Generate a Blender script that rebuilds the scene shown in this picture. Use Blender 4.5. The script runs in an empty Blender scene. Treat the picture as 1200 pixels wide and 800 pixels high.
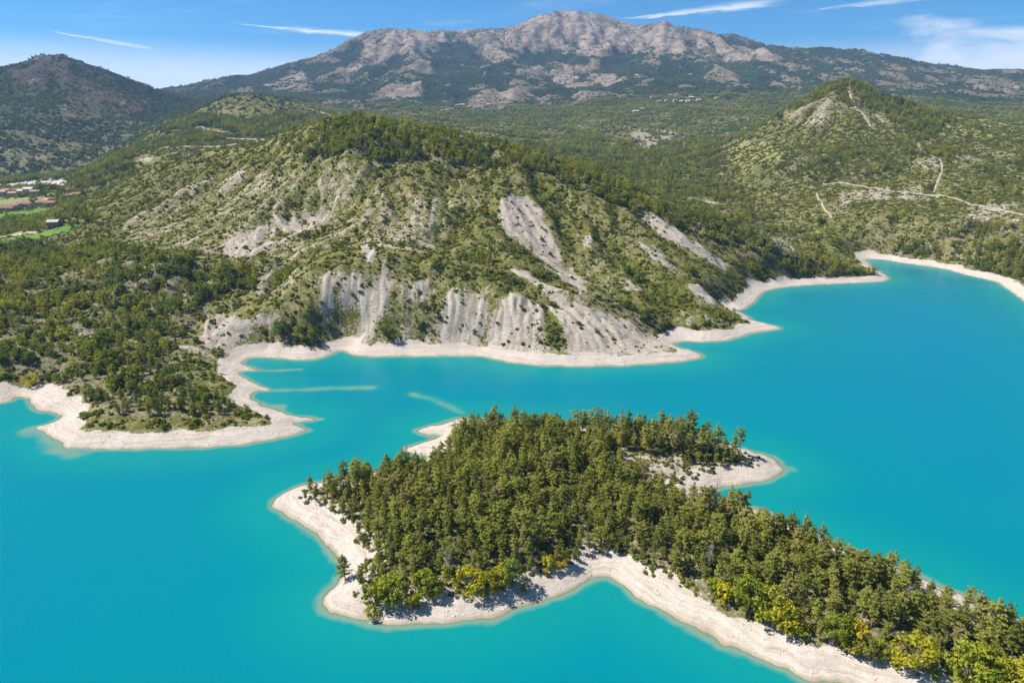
import bpy, math, random
import numpy as np
from mathutils import Vector

C = bpy.context.scene
R = math.radians
rng = np.random.default_rng(7)
random.seed(7)

# ------------------------------------------------------------------ camera
CAM_H = 120.0
PITCH = R(17.35)
cam_data = bpy.data.cameras.new('camera')
cam_data.sensor_width = 36.0
cam_data.lens = 24.0
cam_data.clip_start = 1.0
cam_data.clip_end = 60000.0
cam = bpy.data.objects.new('camera', cam_data)
C.collection.objects.link(cam)
cam.location = (0, 0, CAM_H)
cam.rotation_euler = (math.pi / 2 - PITCH, 0, 0)
C.camera = cam

# ------------------------------------------------------------------ light
SUN_EL = R(51)
SUN_AZ = R(-83)          # clockwise from +Y (the view direction): the sun stands to the left
C.view_settings.view_transform = 'Standard'
C.view_settings.look = 'None'
C.view_settings.exposure = 0.9
C.view_settings.gamma = 1.0
C.view_settings.use_curve_mapping = False
C.cycles.max_bounces = 6
C.cycles.diffuse_bounces = 2
C.cycles.glossy_bounces = 2
C.cycles.transmission_bounces = 3
C.cycles.transparent_max_bounces = 8
C.cycles.volume_bounces = 0
C.cycles.use_denoising = True

sun_data = bpy.data.lights.new('sun', 'SUN')
sun_data.energy = 4.6
sun_data.angle = R(0.53)
sun_data.color = (1.0, 0.95, 0.88)
sun = bpy.data.objects.new('sun', sun_data)
C.collection.objects.link(sun)
sdir = Vector((math.sin(SUN_AZ) * math.cos(SUN_EL), math.cos(SUN_AZ) * math.cos(SUN_EL), math.sin(SUN_EL)))
sun.rotation_euler = sdir.to_track_quat('Z', 'Y').to_euler()
sun.location = (-300, 200, 600)


class NT:
    """a small helper to write node trees"""
    def __init__(self, tree):
        self.t = tree
        self.t.nodes.clear()

    def n(self, typ, **kw):
        nd = self.t.nodes.new(typ)
        ins = kw.pop('ins', None)
        for k, v in kw.items():
            setattr(nd, k, v)
        if ins:
            for k, v in ins.items():
                self.set(nd, k, v)
        return nd

    def set(self, nd, k, v):
        sock = nd.inputs[k]
        if isinstance(v, bpy.types.NodeSocket):
            self.t.links.new(v, sock)
        elif isinstance(v, (tuple, list)) and len(v) == 3 and sock.type == 'RGBA':
            sock.default_value = (*v, 1)
        else:
            sock.default_value = v

    def math(self, op, a, b=None, c=None, clamp=False):
        nd = self.n('ShaderNodeMath', operation=op, use_clamp=clamp)
        for i, v in enumerate((a, b, c)):
            if v is not None:
                self.set(nd, i, v)
        return nd.outputs[0]

    def mix(self, f, a, b, blend='MIX'):
        nd = self.n('ShaderNodeMix', data_type='RGBA', blend_type=blend)
        self.set(nd, 0, f)
        self.set(nd, 6, a)
        self.set(nd, 7, b)
        return nd.outputs[2]

    def step(self, v, lo, hi, a=0.0, b=1.0):
        nd = self.n('ShaderNodeMapRange', interpolation_type='SMOOTHSTEP')
        for i, x in enumerate((v, lo, hi, a, b)):
            self.set(nd, i, x)
        return nd.outputs[0]

    def noise(self, vec, scale, detail=3.0, rough=0.55, dist=0.0, out=0):
        nd = self.n('ShaderNodeTexNoise')
        if vec is not None:
            self.set(nd, 'Vector', vec)
        self.set(nd, 'Scale', scale)
        self.set(nd, 'Detail', detail)
        self.set(nd, 'Roughness', rough)
        self.set(nd, 'Distortion', dist)
        return nd.outputs[out]

    def vmul(self, vec, s):
        nd = self.n('ShaderNodeVectorMath', operation='MULTIPLY')
        self.set(nd, 0, vec)
        self.set(nd, 1, s)
        return nd.outputs[0]

    def attr(self, name):
        return self.n('ShaderNodeAttribute', attribute_name=name).outputs['Fac']


def build_world():
    w = bpy.data.worlds.new('World')
    C.world = w
    w.use_nodes = True
    g = NT(w.node_tree)
    sky = g.n('ShaderNodeTexSky', sky_type='NISHITA', sun_disc=False)
    sky.sun_elevation = SUN_EL
    sky.sun_rotation = SUN_AZ
    sky.altitude = 900
    sky.air_density = 1.0
    sky.dust_density = 0.25
    sky.ozone_density = 4.0
    tint = g.mix(1.0, sky.outputs[0], (0.29, 0.92, 1.32), 'MULTIPLY')
    # clouds by direction: azimuth and elevation in degrees
    tc = g.n('ShaderNodeTexCoord').outputs['Generated']
    sep = g.n('ShaderNodeSeparateXYZ', ins={0: tc})
    az = g.math('MULTIPLY', g.math('ARCTAN2', sep.outputs[0], sep.outputs[1]), 57.29578)
    el = g.math('MULTIPLY', g.math('ARCSINE', sep.outputs[2]), 57.29578)
    cv = g.n('ShaderNodeCombineXYZ', ins={0: az, 1: el}).outputs[0]
    wisp = g.noise(g.vmul(cv, (0.10, 0.9, 1)), 1.0, 6, 0.62, 0.6)
    puff = g.noise(g.vmul(cv, (0.16, 0.42, 1)), 1.0, 7, 0.6, 0.3)
    fine = g.noise(g.vmul(cv, (0.35, 2.2, 1)), 1.0, 5, 0.6, 0.4)

    def streak(a0, e0, a1, e1, wd, amt):
        dx, dy = a1 - a0, e1 - e0
        L = math.hypot(dx, dy)
        ux, uy = dx / L, dy / L
        ra = g.math('SUBTRACT', az, a0)
        re = g.math('SUBTRACT', el, e0)
        t = g.math('DIVIDE', g.math('ADD', g.math('MULTIPLY', ra, ux), g.math('MULTIPLY', re, uy)), L)
        s = g.math('ABSOLUTE', g.math('ADD', g.math('ADD', g.math('MULTIPLY', ra, -uy), g.math('MULTIPLY', re, ux)),
                                      g.math('MULTIPLY', g.math('SUBTRACT', fine, 0.5), wd * 1.6)))
        wv = g.math('MULTIPLY_ADD', g.step(t, 0.0, 0.8), wd, 0.02)
        across = g.step(g.math('DIVIDE', s, wv), 1.0, 0.0)
        along = g.math('MULTIPLY', g.step(t, -0.05, 0.25), g.step(t, 1.1, 0.8))
        return g.math('MULTIPLY', g.math('MULTIPLY', across, along), g.math('MULTIPLY', g.step(fine, 0.25, 0.6), amt))
    # azimuth and elevation of both ends, half width, density
    streaks = ((-32.6, 6.15, -25.6, 5.2, 0.24, 0.7), (-21.5, 7.15, -10.0, 6.6, 0.33, 0.95), (-10.8, 6.45, -2.4, 7.1, 0.25, 0.5),
               (7.0, 7.75, 19.5, 8.6, 0.42, 0.75), (21.0, 7.9, 29.0, 8.3, 0.3, 0.5), (29.0, 5.5, 33.2, 6.2, 0.12, 0.5), (-23.0, 5.2, -9.0, 4.9, 0.3, 0.35))
    cov = None
    for s in streaks:
        v = streak(*s)
        cov = v if cov is None else g.math('MAXIMUM', cov, v)
    # cumulus bank low in the right of the sky and beyond
    bank = g.math('MULTIPLY', g.step(az, 15, 33), g.step(el, 9.5, 3.6))
    bank = g.step(g.math('ADD', bank, g.math('MULTIPLY', g.math('SUBTRACT', puff, 0.5), 2.2)), 0.25, 1.15)
    bank = g.math('MULTIPLY', bank, g.step(el, 9.5, 6.0))
    cov = g.math('MAXIMUM', cov, g.math('MULTIPLY', bank, 0.95))
    # thin veil towards the horizon, everywhere round
    veil = g.math('MULTIPLY', g.step(el, 6.4, 3.2), g.step(wisp, 0.15, 0.65, 0.65, 1.0))
    high = g.math('MULTIPLY', g.step(wisp, 0.50, 0.85), 0.22)
    cov = g.math('MAXIMUM', cov, g.math('MAXIMUM', g.math('MULTIPLY', veil, 0.9), high))
    col = g.mix(cov, tint, (11.0, 11.5, 12.0))
    bg = g.n('ShaderNodeBackground', ins={0: col, 1: 0.053})
    out = g.n('ShaderNodeOutputWorld')
    g.t.links.new(bg.outputs[0], out.inputs[0])


build_world()

# ------------------------------------------------------------------ numbers: noise and projection
F = 800.0
cP, sP = math.cos(PITCH), math.sin(PITCH)


def ray(px, py):
    x = (np.asarray(px, float) - 600) / F
    u = (400 - np.asarray(py, float)) / F
    return np.stack([x, cP + u * sP, -sP + u * cP], -1)


def at(px, py, r):
    """the point seen in that direction at horizontal distance r from the drone"""
    d = ray(px, py)
    k = r / np.hypot(d[..., 0], d[..., 1])
    return np.stack([d[..., 0] * k, d[..., 1] * k, CAM_H + d[..., 2] * k], -1)


def on_level(px, py, z=0.0):
    d = ray(px, py)
    k = (z - CAM_H) / d[..., 2]
    return np.stack([d[..., 0] * k, d[..., 1] * k], -1)


def hsh(ix, iy, seed):
    h = (ix.astype(np.int64) * 374761393 + iy.astype(np.int64) * 668265263 + seed * 2147483647) & 0xffffffff
    h = ((h ^ (h >> 13)) * 1274126177) & 0xffffffff
    h = (h ^ (h >> 16)) & 0xffffff
    return (h.astype(np.float32) / np.float32(0x1000000))


def vnoise(x, y, seed=0):
    """gradient noise, about -1..1"""
    ix, iy = np.floor(x), np.floor(y)
    fx, fy = (x - ix).astype(np.float32), (y - iy).astype(np.float32)
    ux, uy = fx * fx * fx * (fx * (fx * 6 - 15) + 10), fy * fy * fy * (fy * (fy * 6 - 15) + 10)
    v = []
    for dy in (0, 1):
        for dx in (0, 1):
            a = hsh(ix + dx, iy + dy, seed) * np.float32(6.2831853)
            v.append(np.cos(a) * (fx - dx) + np.sin(a) * (fy - dy))
    a = v[0] + (v[1] - v[0]) * ux
    b = v[2] + (v[3] - v[2]) * ux
    return (a + (b - a) * uy) * np.float32(1.5)


def fbm(x, y, oct=4, seed=0, gain=0.5):
    s, a = 0, 1.0
    for i in range(oct):
        s = s + a * vnoise(x * 2 ** i + 13.7 * i, y * 2 ** i - 7.3 * i, seed + i)
        a *= gain
    return s


def gullies(x, y, gx, gy, lam, octaves=4):
    """branching ravines that run down the slope (gx, gy): sum of stripes aligned with the fall line"""
    out = np.zeros_like(x, dtype=np.float32)
    px, py = x / lam, y / lam
    dx, dy = -gy, gx
    amp = 1.0
    for o in range(octaves):
        ix, iy = np.floor(px), np.floor(py)
        fx, fy = (px - ix).astype(np.float32), (py - iy).astype(np.float32)
        va = np.zeros_like(out)
        dva = np.zeros_like(out)
        wt = np.zeros_like(out)
        for i in (-1, 0, 1, 2):
            for j in (-1, 0, 1, 2):
                hx = hsh(ix + i, iy + j, 11 + o) - 0.5
                hy = hsh(ix + i, iy + j, 71 + o) - 0.5
                qx = fx - i - hx * 0.8
                qy = fy - j - hy * 0.8
                w = np.exp(-(qx * qx + qy * qy) * 2.0)
                m = (qx * dx + qy * dy) * np.float32(6.2831853)
                va += np.cos(m) * w
                dva -= np.sin(m) * w
                wt += w
        va /= wt
        dva /= wt
        out += amp * va
        # finer gullies turn into the sides of the coarser ones
        k = dva * 0.55 * amp
        ddx, ddy = dx - (-dy) * k, dy - dx * k
        n = np.sqrt(ddx * ddx + ddy * ddy) + 1e-6
        l0 = np.sqrt(dx * dx + dy * dy) + 1e-6
        dx, dy = ddx / n * l0, ddy / n * l0
        px, py = px * 2, py * 2
        amp *= 0.5
    return out


def sst(x, lo, hi):
    t = np.clip((x - lo) / (hi - lo), 0, 1)
    return t * t * (3 - 2 * t)


def smooth_line(pts, per=4, closed=False):
    """Catmull-Rom through the points"""
    p = np.asarray(pts, float)
    n = len(p)
    out = []
    for i in range(n if closed else n - 1):
        if closed:
            a, b, c, d = p[(i - 1) % n], p[i], p[(i + 1) % n], p[(i + 2) % n]
        else:
            a, b, c, d = p[max(i - 1, 0)], p[i], p[i + 1], p[min(i + 2, n - 1)]
        for t in np.arange(per) / per:
            out.append(0.5 * ((2 * b) + (c - a) * t + (2 * a - 5 * b + 4 * c - d) * t * t + (3 * b - a - 3 * c + d) * t ** 3))
    if not closed:
        out.append(p[-1])
    return np.array(out)


def inside(x, y, poly):
    x = np.asarray(x)
    r = np.zeros(x.shape, bool)
    n = len(poly)
    for i in range(n):
        x0, y0 = poly[i]
        x1, y1 = poly[(i + 1) % n]
        if y0 == y1:
            continue
        c = (y0 > y) != (y1 > y)
        r ^= c & (x < (x1 - x0) * (y - y0) / (y1 - y0) + x0)
    return r


def line_dist(x, y, pl, closed=False):
    d = np.full(x.shape, 1e12, np.float32)
    n = len(pl)
    for i in range(n if closed else n - 1):
        ax, ay = pl[i]
        bx, by = pl[(i + 1) % n]
        ex, ey = bx - ax, by - ay
        L = ex * ex + ey * ey + 1e-9
        t = np.clip(((x - ax) * ex + (y - ay) * ey) / L, 0, 1)
        q = (x - ax - t * ex) ** 2 + (y - ay - t * ey) ** 2
        np.minimum(d, q, out=d)
    return np.sqrt(d)


# ------------------------------------------------------------------ shorelines (water level z = 0)
ISLAND = [(322, 592), (340, 606), (365, 622), (385, 638), (395, 655), (401, 668), (392, 685), (378, 701), (385, 713), (410, 723),
          (445, 729), (490, 731), (540, 728), (590, 718), (640, 702), (680, 685), (710, 674), (725, 683), (745, 699), (790, 722),
          (850, 752), (900, 776), (950, 793), (1010, 808), (1080, 828), (1170, 850), (1290, 872), (1380, 860), (1330, 800),
          (1255, 752), (1185, 724), (1110, 690), (1020, 655), (940, 620), (880, 594), (845, 586), (820, 583), (832, 576), (855, 569),
          (885, 565), (906, 560), (918, 549), (906, 538), (880, 529), (820, 512), (740, 503), (660, 498), (590, 494), (548, 490),
          (522, 495), (492, 503), (496, 508), (516, 511), (504, 517), (480, 524), (479, 529), (500, 536), (478, 546), (430, 556),
          (385, 563), (350, 570), (332, 578)]
MAIN = [(-420, 560), (-250, 500), (-100, 480), (0, 472), (20, 464), (33, 467), (47, 480), (66, 484), (72, 490), (58, 496), (43, 502),
        (67, 515), (83, 524), (133, 526), (200, 525), (267, 522), (317, 515), (353, 507), (361, 503), (345, 496), (369, 491),
        (343, 487), (327, 482), (310, 476), (293, 465), (300, 459), (318, 457), (300, 450), (281, 439), (284, 435), (300, 434),
        (292, 430), (283, 425), (294, 419), (320, 419), (353, 422), (377, 419), (400, 411), (423, 417), (467, 417), (517, 417),
        (560, 417), (587, 422), (633, 428), (683, 429), (733, 428), (790, 424), (824, 418), (806, 410), (790, 404), (800, 400), (840, 400),
        (867, 395), (880, 390), (914, 385), (900, 380), (884, 376), (874, 369), (860, 363), (872, 362), (884, 353), (890, 347), (899, 340),
        (933, 335), (987, 332), (1030, 330), (1041, 327), (1034, 320), (1022, 312), (1015, 304), (1033, 304), (1067, 309), (1107, 315),
        (1133, 322), (1167, 330), (1177, 336), (1190, 345), (1202, 354), (1245, 385), (1330, 440), (1450, 540), (1600, 700)]
isl = smooth_line(on_level(*np.array(ISLAND, float).T), 4, True)
mnl = smooth_line(on_level(*np.array(MAIN, float).T), 4)
lake = np.vstack([mnl, [(mnl[-1][0] + 200, -250), (mnl[0][0] - 200, -250)]])

# ------------------------------------------------------------------ heights: control lines (px, py, distance) seen from the drone
CTRL = [
    # crest of the scrub hill, left shoulder to right tip
    [(60, 262, 760), (110, 240, 800), (150, 214, 840), (200, 190, 850), (250, 180, 820), (300, 172, 780), (340, 158, 740), (385, 142, 700), (410, 138, 690),
     (470, 150, 670), (520, 158, 660), (560, 166, 640), (600, 176, 625), (640, 187, 615), (680, 199, 606), (720, 217, 600), (760, 237, 598),
     (800, 250, 600), (850, 263, 605), (900, 284, 612), (950, 301, 618), (1000, 317, 615)],
    # tops of the pale facets over the beach
    [(500, 345, 395), (540, 345, 392), (590, 350, 388), (640, 352, 388), (700, 372, 386), (750, 392, 384)],
    [(375, 325, 412), (420, 322, 410), (455, 310, 415)],
    # spurs and hollows of the front face
    [(585, 225, 540), (590, 300, 450)], [(640, 240, 545), (668, 320, 465)], [(690, 260, 530), (715, 330, 450)], [(760, 300, 500), (800, 350, 445)],
    [(540, 210, 575), (520, 290, 475)], [(480, 220, 560), (450, 280, 475)], [(425, 230, 555), (400, 290, 465)], [(400, 190, 605)],
    [(330, 205, 655), (300, 250, 585), (300, 300, 505), (320, 340, 440)], [(385, 250, 580), (360, 290, 500)],
    [(250, 240, 680), (220, 290, 560), (230, 340, 460), (245, 370, 420)], [(290, 365, 415), (300, 395, 385)],
    [(830, 300, 545), (850, 340, 490)], [(920, 312, 580), (980, 320, 585)], [(770, 345, 440), (830, 372, 420)],
    # left mountain: foot, flank, skyline
    [(-150, 203, 1800), (0, 205, 1760), (60, 200, 1780), (120, 196, 1800)],
    [(0, 160, 2050), (60, 160, 2080), (120, 160, 2120), (160, 168, 1950)], [(0, 110, 2550), (60, 105, 2600), (120, 115, 2520), (170, 135, 2400)],
    [(-300, 110, 2700), (-150, 96, 2800), (-60, 84, 2850), (0, 81, 2900), (22, 77, 2900), (45, 69, 2900), (75, 68, 2900), (95, 73, 2880), (130, 91, 2820), (160, 107, 2750), (182, 122, 2650)],
    # spur with the hairpin road, behind the hill's left shoulder
    [(120, 192, 1350), (160, 172, 1480), (200, 148, 1650), (238, 128, 1800), (280, 112, 2000), (310, 112, 2150), (345, 122, 2150), (375, 134, 2100)],
    [(200, 178, 1250), (250, 165, 1400), (300, 158, 1450), (350, 148, 1500), (400, 140, 1700)],
    # far ridge closing the gap on the left
    [(185, 113, 4000), (202, 112, 4100), (235, 101, 4200), (270, 91, 4300), (284, 88, 4300), (300, 92, 4300)], [(215, 125, 3200), (260, 112, 3200)],
    # main mountain: skyline, upper flank, treeline, foot
    [(318, 90, 4500), (345, 80, 4550), (375, 72, 4650), (400, 62, 4800), (425, 50, 4900), (443, 40, 5000), (460, 33, 5050), (480, 35, 5100), (520, 37, 5200), (560, 35, 5250),
     (600, 34, 5300), (625, 23, 5350), (650, 16, 5400), (672, 18, 5400), (690, 17, 5400), (715, 24, 5350), (740, 29, 5300), (765, 31, 5250), (790, 32, 5200), (830, 38, 5150),
     (870, 47, 5050), (900, 57, 4950), (925, 62, 4900), (960, 59, 4900), (985, 61, 4850), (1010, 66, 4800), (1060, 75, 4750), (1100, 83, 4700), (1130, 83, 4650),
     (1160, 86, 4600), (1200, 95, 4550), (1300, 110, 4400), (1450, 130, 4300), (1700, 150, 4200)],
    [(400, 85, 4250), (460, 65, 4500), (540, 60, 4600), (620, 60, 4650), (700, 58, 4650), (780, 62, 4550), (860, 72, 4400), (950, 80, 4250), (1050, 92, 4100), (1150, 102, 3900), (1250, 120, 3800)],
    [(330, 112, 3500), (400, 108, 3550), (480, 92, 3750), (560, 90, 3800), (640, 90, 3800), (720, 88, 3800), (800, 90, 3700), (880, 95, 3550), (960, 98, 3500), (1060, 108, 3300), (1150, 118, 3100), (1250, 130, 3000)],
    [(420, 128, 2700), (500, 122, 2900), (560, 122, 2900), (640, 124, 2850), (720, 118, 2800), (790, 117, 2750), (860, 118, 2700), (930, 122, 2500)],
    [(450, 138, 2100), (520, 142, 2000), (580, 150, 1900), (660, 150, 2000), (740, 140, 2100), (820, 135, 2200), (880, 140, 2000)],
    [(620, 168, 1500), (700, 178, 1450), (770, 165, 1700), (830, 175, 1500), (860, 160, 1750)],
    [(720, 205, 1100), (780, 215, 1050), (840, 205, 1150), (880, 230, 960), (800, 236, 900), (920, 262, 800), (970, 285, 720)],
    # hidden backs of the hill crest
    [(300, 186, 960), (400, 165, 960), (500, 180, 960), (600, 205, 860), (700, 226, 800), (800, 255, 710), (900, 290, 670), (980, 318, 650)],
    # cone hill on the right
    [(870, 172, 1300), (905, 140, 1350), (940, 120, 1400), (965, 105, 1420), (990, 97, 1430), (1010, 104, 1420), (1035, 115, 1430), (1070, 128, 1450), (1110, 138, 1500), (1160, 142, 1600), (1230, 150, 1650)],
    [(900, 185, 1100), (960, 165, 1180), (1000, 155, 1220), (1060, 165, 1200), (1130, 172, 1200), (1200, 176, 1220), (1000, 185, 1050), (940, 205, 1000)],
    [(960, 232, 880), (1020, 226, 900), (1080, 222, 920), (1150, 222, 920), (1210, 228, 920), (1000, 260, 780), (1080, 262, 780), (1150, 268, 770), (1210, 272, 760), (1350, 300, 760), (1500, 330, 800)],
    [(1050, 290, 690), (1120, 296, 670), (1190, 312, 610), (1260, 340, 540)],
    [(1000, 130, 1900), (1100, 130, 2300), (1200, 140, 2100), (940, 132, 2000), (1320, 165, 1800)],
]
ctrl = []
for ln in CTRL:
    a = np.array(ln, float)
    if len(a) > 2 and abs(a[0, 0] - a[-1, 0]) > 60:
        a = smooth_line(a, 2)
    ctrl.append(at(a[:, 0], a[:, 1], a[:, 2]))
ctrl = np.vstack(ctrl)
# low ground, by its height above the lake: headland, the wooded flat behind it, the valley with its fields
LOW = [(150, 460, 6), (200, 490, 5), (120, 480, 5), (260, 480, 5), (230, 440, 6), (80, 450, 6), (200, 400, 10), (250, 395, 9), (150, 380, 13), (100, 350, 19), (0, 350, 20), (100, 420, 9), (40, 430, 9), (0, 450, 5),
       (150, 300, 34), (70, 290, 24), (0, 300, 22), (180, 340, 24), (-60, 300, 22), (-150, 330, 20), (-300, 380, 18), (-60, 400, 14), (-200, 430, 12), (200, 310, 36),
       (0, 276, 19), (45, 274, 19), (0, 255, 20), (60, 252, 21), (0, 240, 22), (60, 240, 22), (0, 226, 23), (60, 222, 23), (90, 214, 24), (0, 216, 24), (-150, 262, 19), (-150, 225, 22), (-300, 300, 18), (-300, 230, 22)]
_l = np.array(LOW, float)
_d = ray(_l[:, 0], _l[:, 1])
_k = (_l[:, 2] - CAM_H) / _d[:, 2]
ctrl = np.vstack([ctrl, np.c_[_d[:, 0] * _k, _d[:, 1] * _k, _l[:, 2]]])
sh = mnl[::3]
ctrl = np.vstack([ctrl, np.c_[sh, np.full(len(sh), 1.5)]])
# ground falls away behind the ridges, and the frame sides carry on
extra = []
for a in np.arange(-56, 57, 8):
    for r_, z_ in ((7000, 120 if a < -14 else 420), (9500, 20 if a < -14 else 200)):
        extra.append((r_ * math.sin(R(a)), r_ * math.cos(R(a)), z_))
for a, r_, z_ in ((-54, 2800, 420), (-54, 2000, 120), (-54, 1300, 15), (-54, 4200, 300), (-48, 4200, 300), (-40, 4300, 260), (-35, 3600, 250), (54, 4300, 480), (54, 2500, 160), (54, 1500, 90), (54, 900, 40),
                   (48, 700, 15), (-54, 700, 20), (-54, 450, 10), (-52, 350, 4)):
    extra.append((r_ * math.sin(R(a)), r_ * math.cos(R(a)), z_))
ctrl = np.vstack([ctrl, extra])
cr = np.hypot(ctrl[:, 0], ctrl[:, 1])
cu = np.c_[np.arctan2(ctrl[:, 0], ctrl[:, 1]) * 1.25, np.log(cr)]
cq = ctrl[:, 2] / cr
_d = np.sqrt(((cu[:, None] - cu[None]) ** 2).sum(-1) + 0.0004)
_A = np.block([[_d + np.eye(len(cu)) * -1e-4, np.ones((len(cu), 1))], [np.ones((1, len(cu))), np.zeros((1, 1))]])
_w = np.linalg.solve(_A, np.r_[cq, 0])


def base_q(th, lr):
    s = np.full(th.shape, _w[-1], np.float32)
    t = th * 1.25
    for i in range(len(cu)):
        s += np.float32(_w[i]) * np.sqrt((t - np.float32(cu[i, 0])) ** 2 + (lr - np.float32(cu[i, 1])) ** 2 + np.float32(0.0004))
    return s


# the ground is sampled finely near the drone and coarsely far off
TH0, TH1, NT_ = R(-57), R(57), 832
LR0, LR1, NR_ = math.log(95.0), math.log(9500.0), 1000
th = np.linspace(TH0, TH1, NT_, dtype=np.float32)[None, :].repeat(NR_, 0)
lr = np.linspace(LR0, LR1, NR_, dtype=np.float32)[:, None].repeat(NT_, 1)
rr = np.exp(lr)
X = rr * np.sin(th)
Y = rr * np.cos(th)
DTH = (TH1 - TH0) / (NT_ - 1)
DLR = (LR1 - LR0) / (NR_ - 1)

near = int((math.log(1150) - LR0) / DLR)            # rows within reach of the lake
wx = X[:near] + 1.3 * vnoise(X[:near] / 9, Y[:near] / 9, 3) + 0.5 * vnoise(X[:near] / 3, Y[:near] / 3, 4)
wy = Y[:near] + 1.3 * vnoise(X[:near] / 9, Y[:near] / 9, 5) + 0.5 * vnoise(X[:near] / 3, Y[:near] / 3, 6)
d_main = np.full(X.shape, 900, np.float32)
d_isl = np.full(X.shape, 900, np.float32)
in_isl = np.zeros(X.shape, bool)
in_lake = np.zeros(X.shape, bool)
d_main[:near] = line_dist(wx, wy, mnl)
d_isl[:near] = line_dist(wx, wy, isl, True)
in_isl[:near] = inside(wx, wy, isl)
in_lake[:near] = inside(wx, wy, lake) & ~in_isl[:near]
sd = np.where(in_lake, -np.minimum(d_main, d_isl), np.where(in_isl, d_isl, d_main)).astype(np.float32)

q0 = base_q(th, lr)
Zb = q0 * rr


def grad(Z):
    dr = np.gradient(Z, axis=0) / (rr * DLR)
    dt = np.gradient(Z, axis=1) / (rr * DTH)
    return dr * np.sin(th) + dt * np.cos(th), dr * np.cos(th) - dt * np.sin(th)


gx, gy = grad(Zb)
gm = np.sqrt(gx * gx + gy * gy) + 1e-5
ux, uy = gx / gm, gy / gm
steep = sst(gm, 0.06, 0.38)
hill = (1 - sst(rr, 1500, 2600))
G1 = gullies(X, Y, ux, uy, 62.0, 4)
G2 = gullies(X, Y, ux, uy, 520.0, 5)
G4 = gullies(X, Y, ux, uy, 150.0, 4) * sst(rr, 1500, 2300)
G3 = gullies(X, Y, ux, uy, 12.0, 2) * (rr < 1300)
M = Zb.copy()
M += steep * hill * 4.7 * G1 * sst(sd, 12, 60)
M += (1 - hill) * sst(gm, 0.05, 0.35) * np.where(th < R(-14), 24, 34) * (G2 + 0.45 * G4) * sst(rr, 1500, 3200)
M += (fbm(X / 240, Y / 240, 4, 25) - 0.3 * np.abs(vnoise(X / 150, Y / 150, 26))) * 8 * sst(rr, 900, 1500) * (1 - sst(rr, 2600, 3600)) * sst(Zb, 25, 60)
M += fbm(X / 120, Y / 120, 4, 20) * np.clip(rr / 900, 0.25, 1.6) * 2.4 * sst(sd, 15, 120) * sst(gm, 0.02, 0.12)
M += G3 * 0.5 * steep * hill * sst(sd, 10, 30) * (0.35 + 0.65 * sst(vnoise(X / 60, Y / 60, 33), -0.3, 0.4))
M += fbm(X / 14, Y / 14, 3, 30) * 0.55 * sst(sd, 5, 25)
M += fbm(X / 420, Y / 420, 5, 34) * np.where(th < R(-14), 9, 20) * sst(rr, 2200, 3600)


def shore(s):
    return 0.30 * np.minimum(s, 9) + 0.16 * np.clip(s - 9, 0, 8)


bl = sst(sd, 5, 26)
land = shore(np.maximum(sd, 0)) * (1 - bl) + np.maximum(M, 2.6) * bl
islz = shore(np.maximum(sd, 0)) + 0.11 * np.clip(sd - 14, 0, 60) + fbm(X / 22, Y / 22, 3, 40) * 0.9 * sst(sd, 8, 24)
Z = np.where(in_isl, islz, land)
Z += sst(sd, 0.5, 4) * (1 - sst(sd, 9, 16)) * (0.03 * np.sin(sd * 2.2 + 3 * vnoise(X / 12, Y / 12, 50)) + 0.09 * fbm(X / 5, Y / 5, 3, 51))
bed = -(0.42 * np.minimum(-sd, 5) + 0.7 * np.clip(-sd - 5, 0, 60))
Z = np.where(sd < 0, bed, Z)
# drowned spits that show pale through the water
for pl, wdt in (([(292, 458), (330, 457), (380, 455), (436, 454)], 4.5), ([(484, 462), (512, 470), (540, 483)], 4.0), ([(285, 434), (318, 434), (350, 433)], 3.5),
                ([(355, 492), (376, 491)], 3), ([(40, 503), (58, 512), (90, 530), (60, 522)], 9), ([(905, 549), (925, 549)], 5), ([(298, 474), (325, 478)], 7)):
    w_ = on_level(*np.array(pl, float).T)
    dd = line_dist(X[:near], Y[:near], smooth_line(w_, 4)) / wdt
    top = -0.55 - 0.45 * vnoise(X[:near] / 9, Y[:near] / 9, 60) - dd * dd * 1.3
    Z[:near] = np.where(sd[:near] < 0, np.maximum(Z[:near], np.minimum(top, -0.3)), Z[:near])
Z = Z.astype(np.float32)


def sample(A, x, y):
    t = (np.arctan2(x, y) - TH0) / DTH
    l = (np.log(np.maximum(np.hypot(x, y), 96)) - LR0) / DLR
    t = np.clip(t, 0, NT_ - 1.001)
    l = np.clip(l, 0, NR_ - 1.001)
    i, j = l.astype(int), t.astype(int)
    a, b = l - i, t - j
    return (A[i, j] * (1 - a) * (1 - b) + A[i + 1, j] * a * (1 - b) + A[i, j + 1] * (1 - a) * b + A[i + 1, j + 1] * a * b)


_march = np.exp(np.linspace(math.log(100), math.log(8500), 2600))


def ground_at(px, py):
    """where the line of sight through that picture point first meets the ground"""
    d = ray(px, py)
    k = _march / math.hypot(d[0], d[1])
    x, y, z = d[0] * k, d[1] * k, CAM_H + d[2] * k
    hit = np.nonzero(z < sample(Z, x, y))[0]
    i = hit[0] if len(hit) else len(k) - 1
    return np.array([x[i], y[i], sample(Z, x[i:i + 1], y[i:i + 1])[0]])


def ground_poly(pts):
    return np.array([ground_at(px, py)[:2] for px, py in pts])
# ------------------------------------------------------------------ what covers the ground
WX = X + 0.009 * rr * fbm(th * 50, lr * 42, 5, 80, 0.62)
WY = Y + 0.009 * rr * fbm(th * 50, lr * 42, 5, 90, 0.62)


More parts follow.
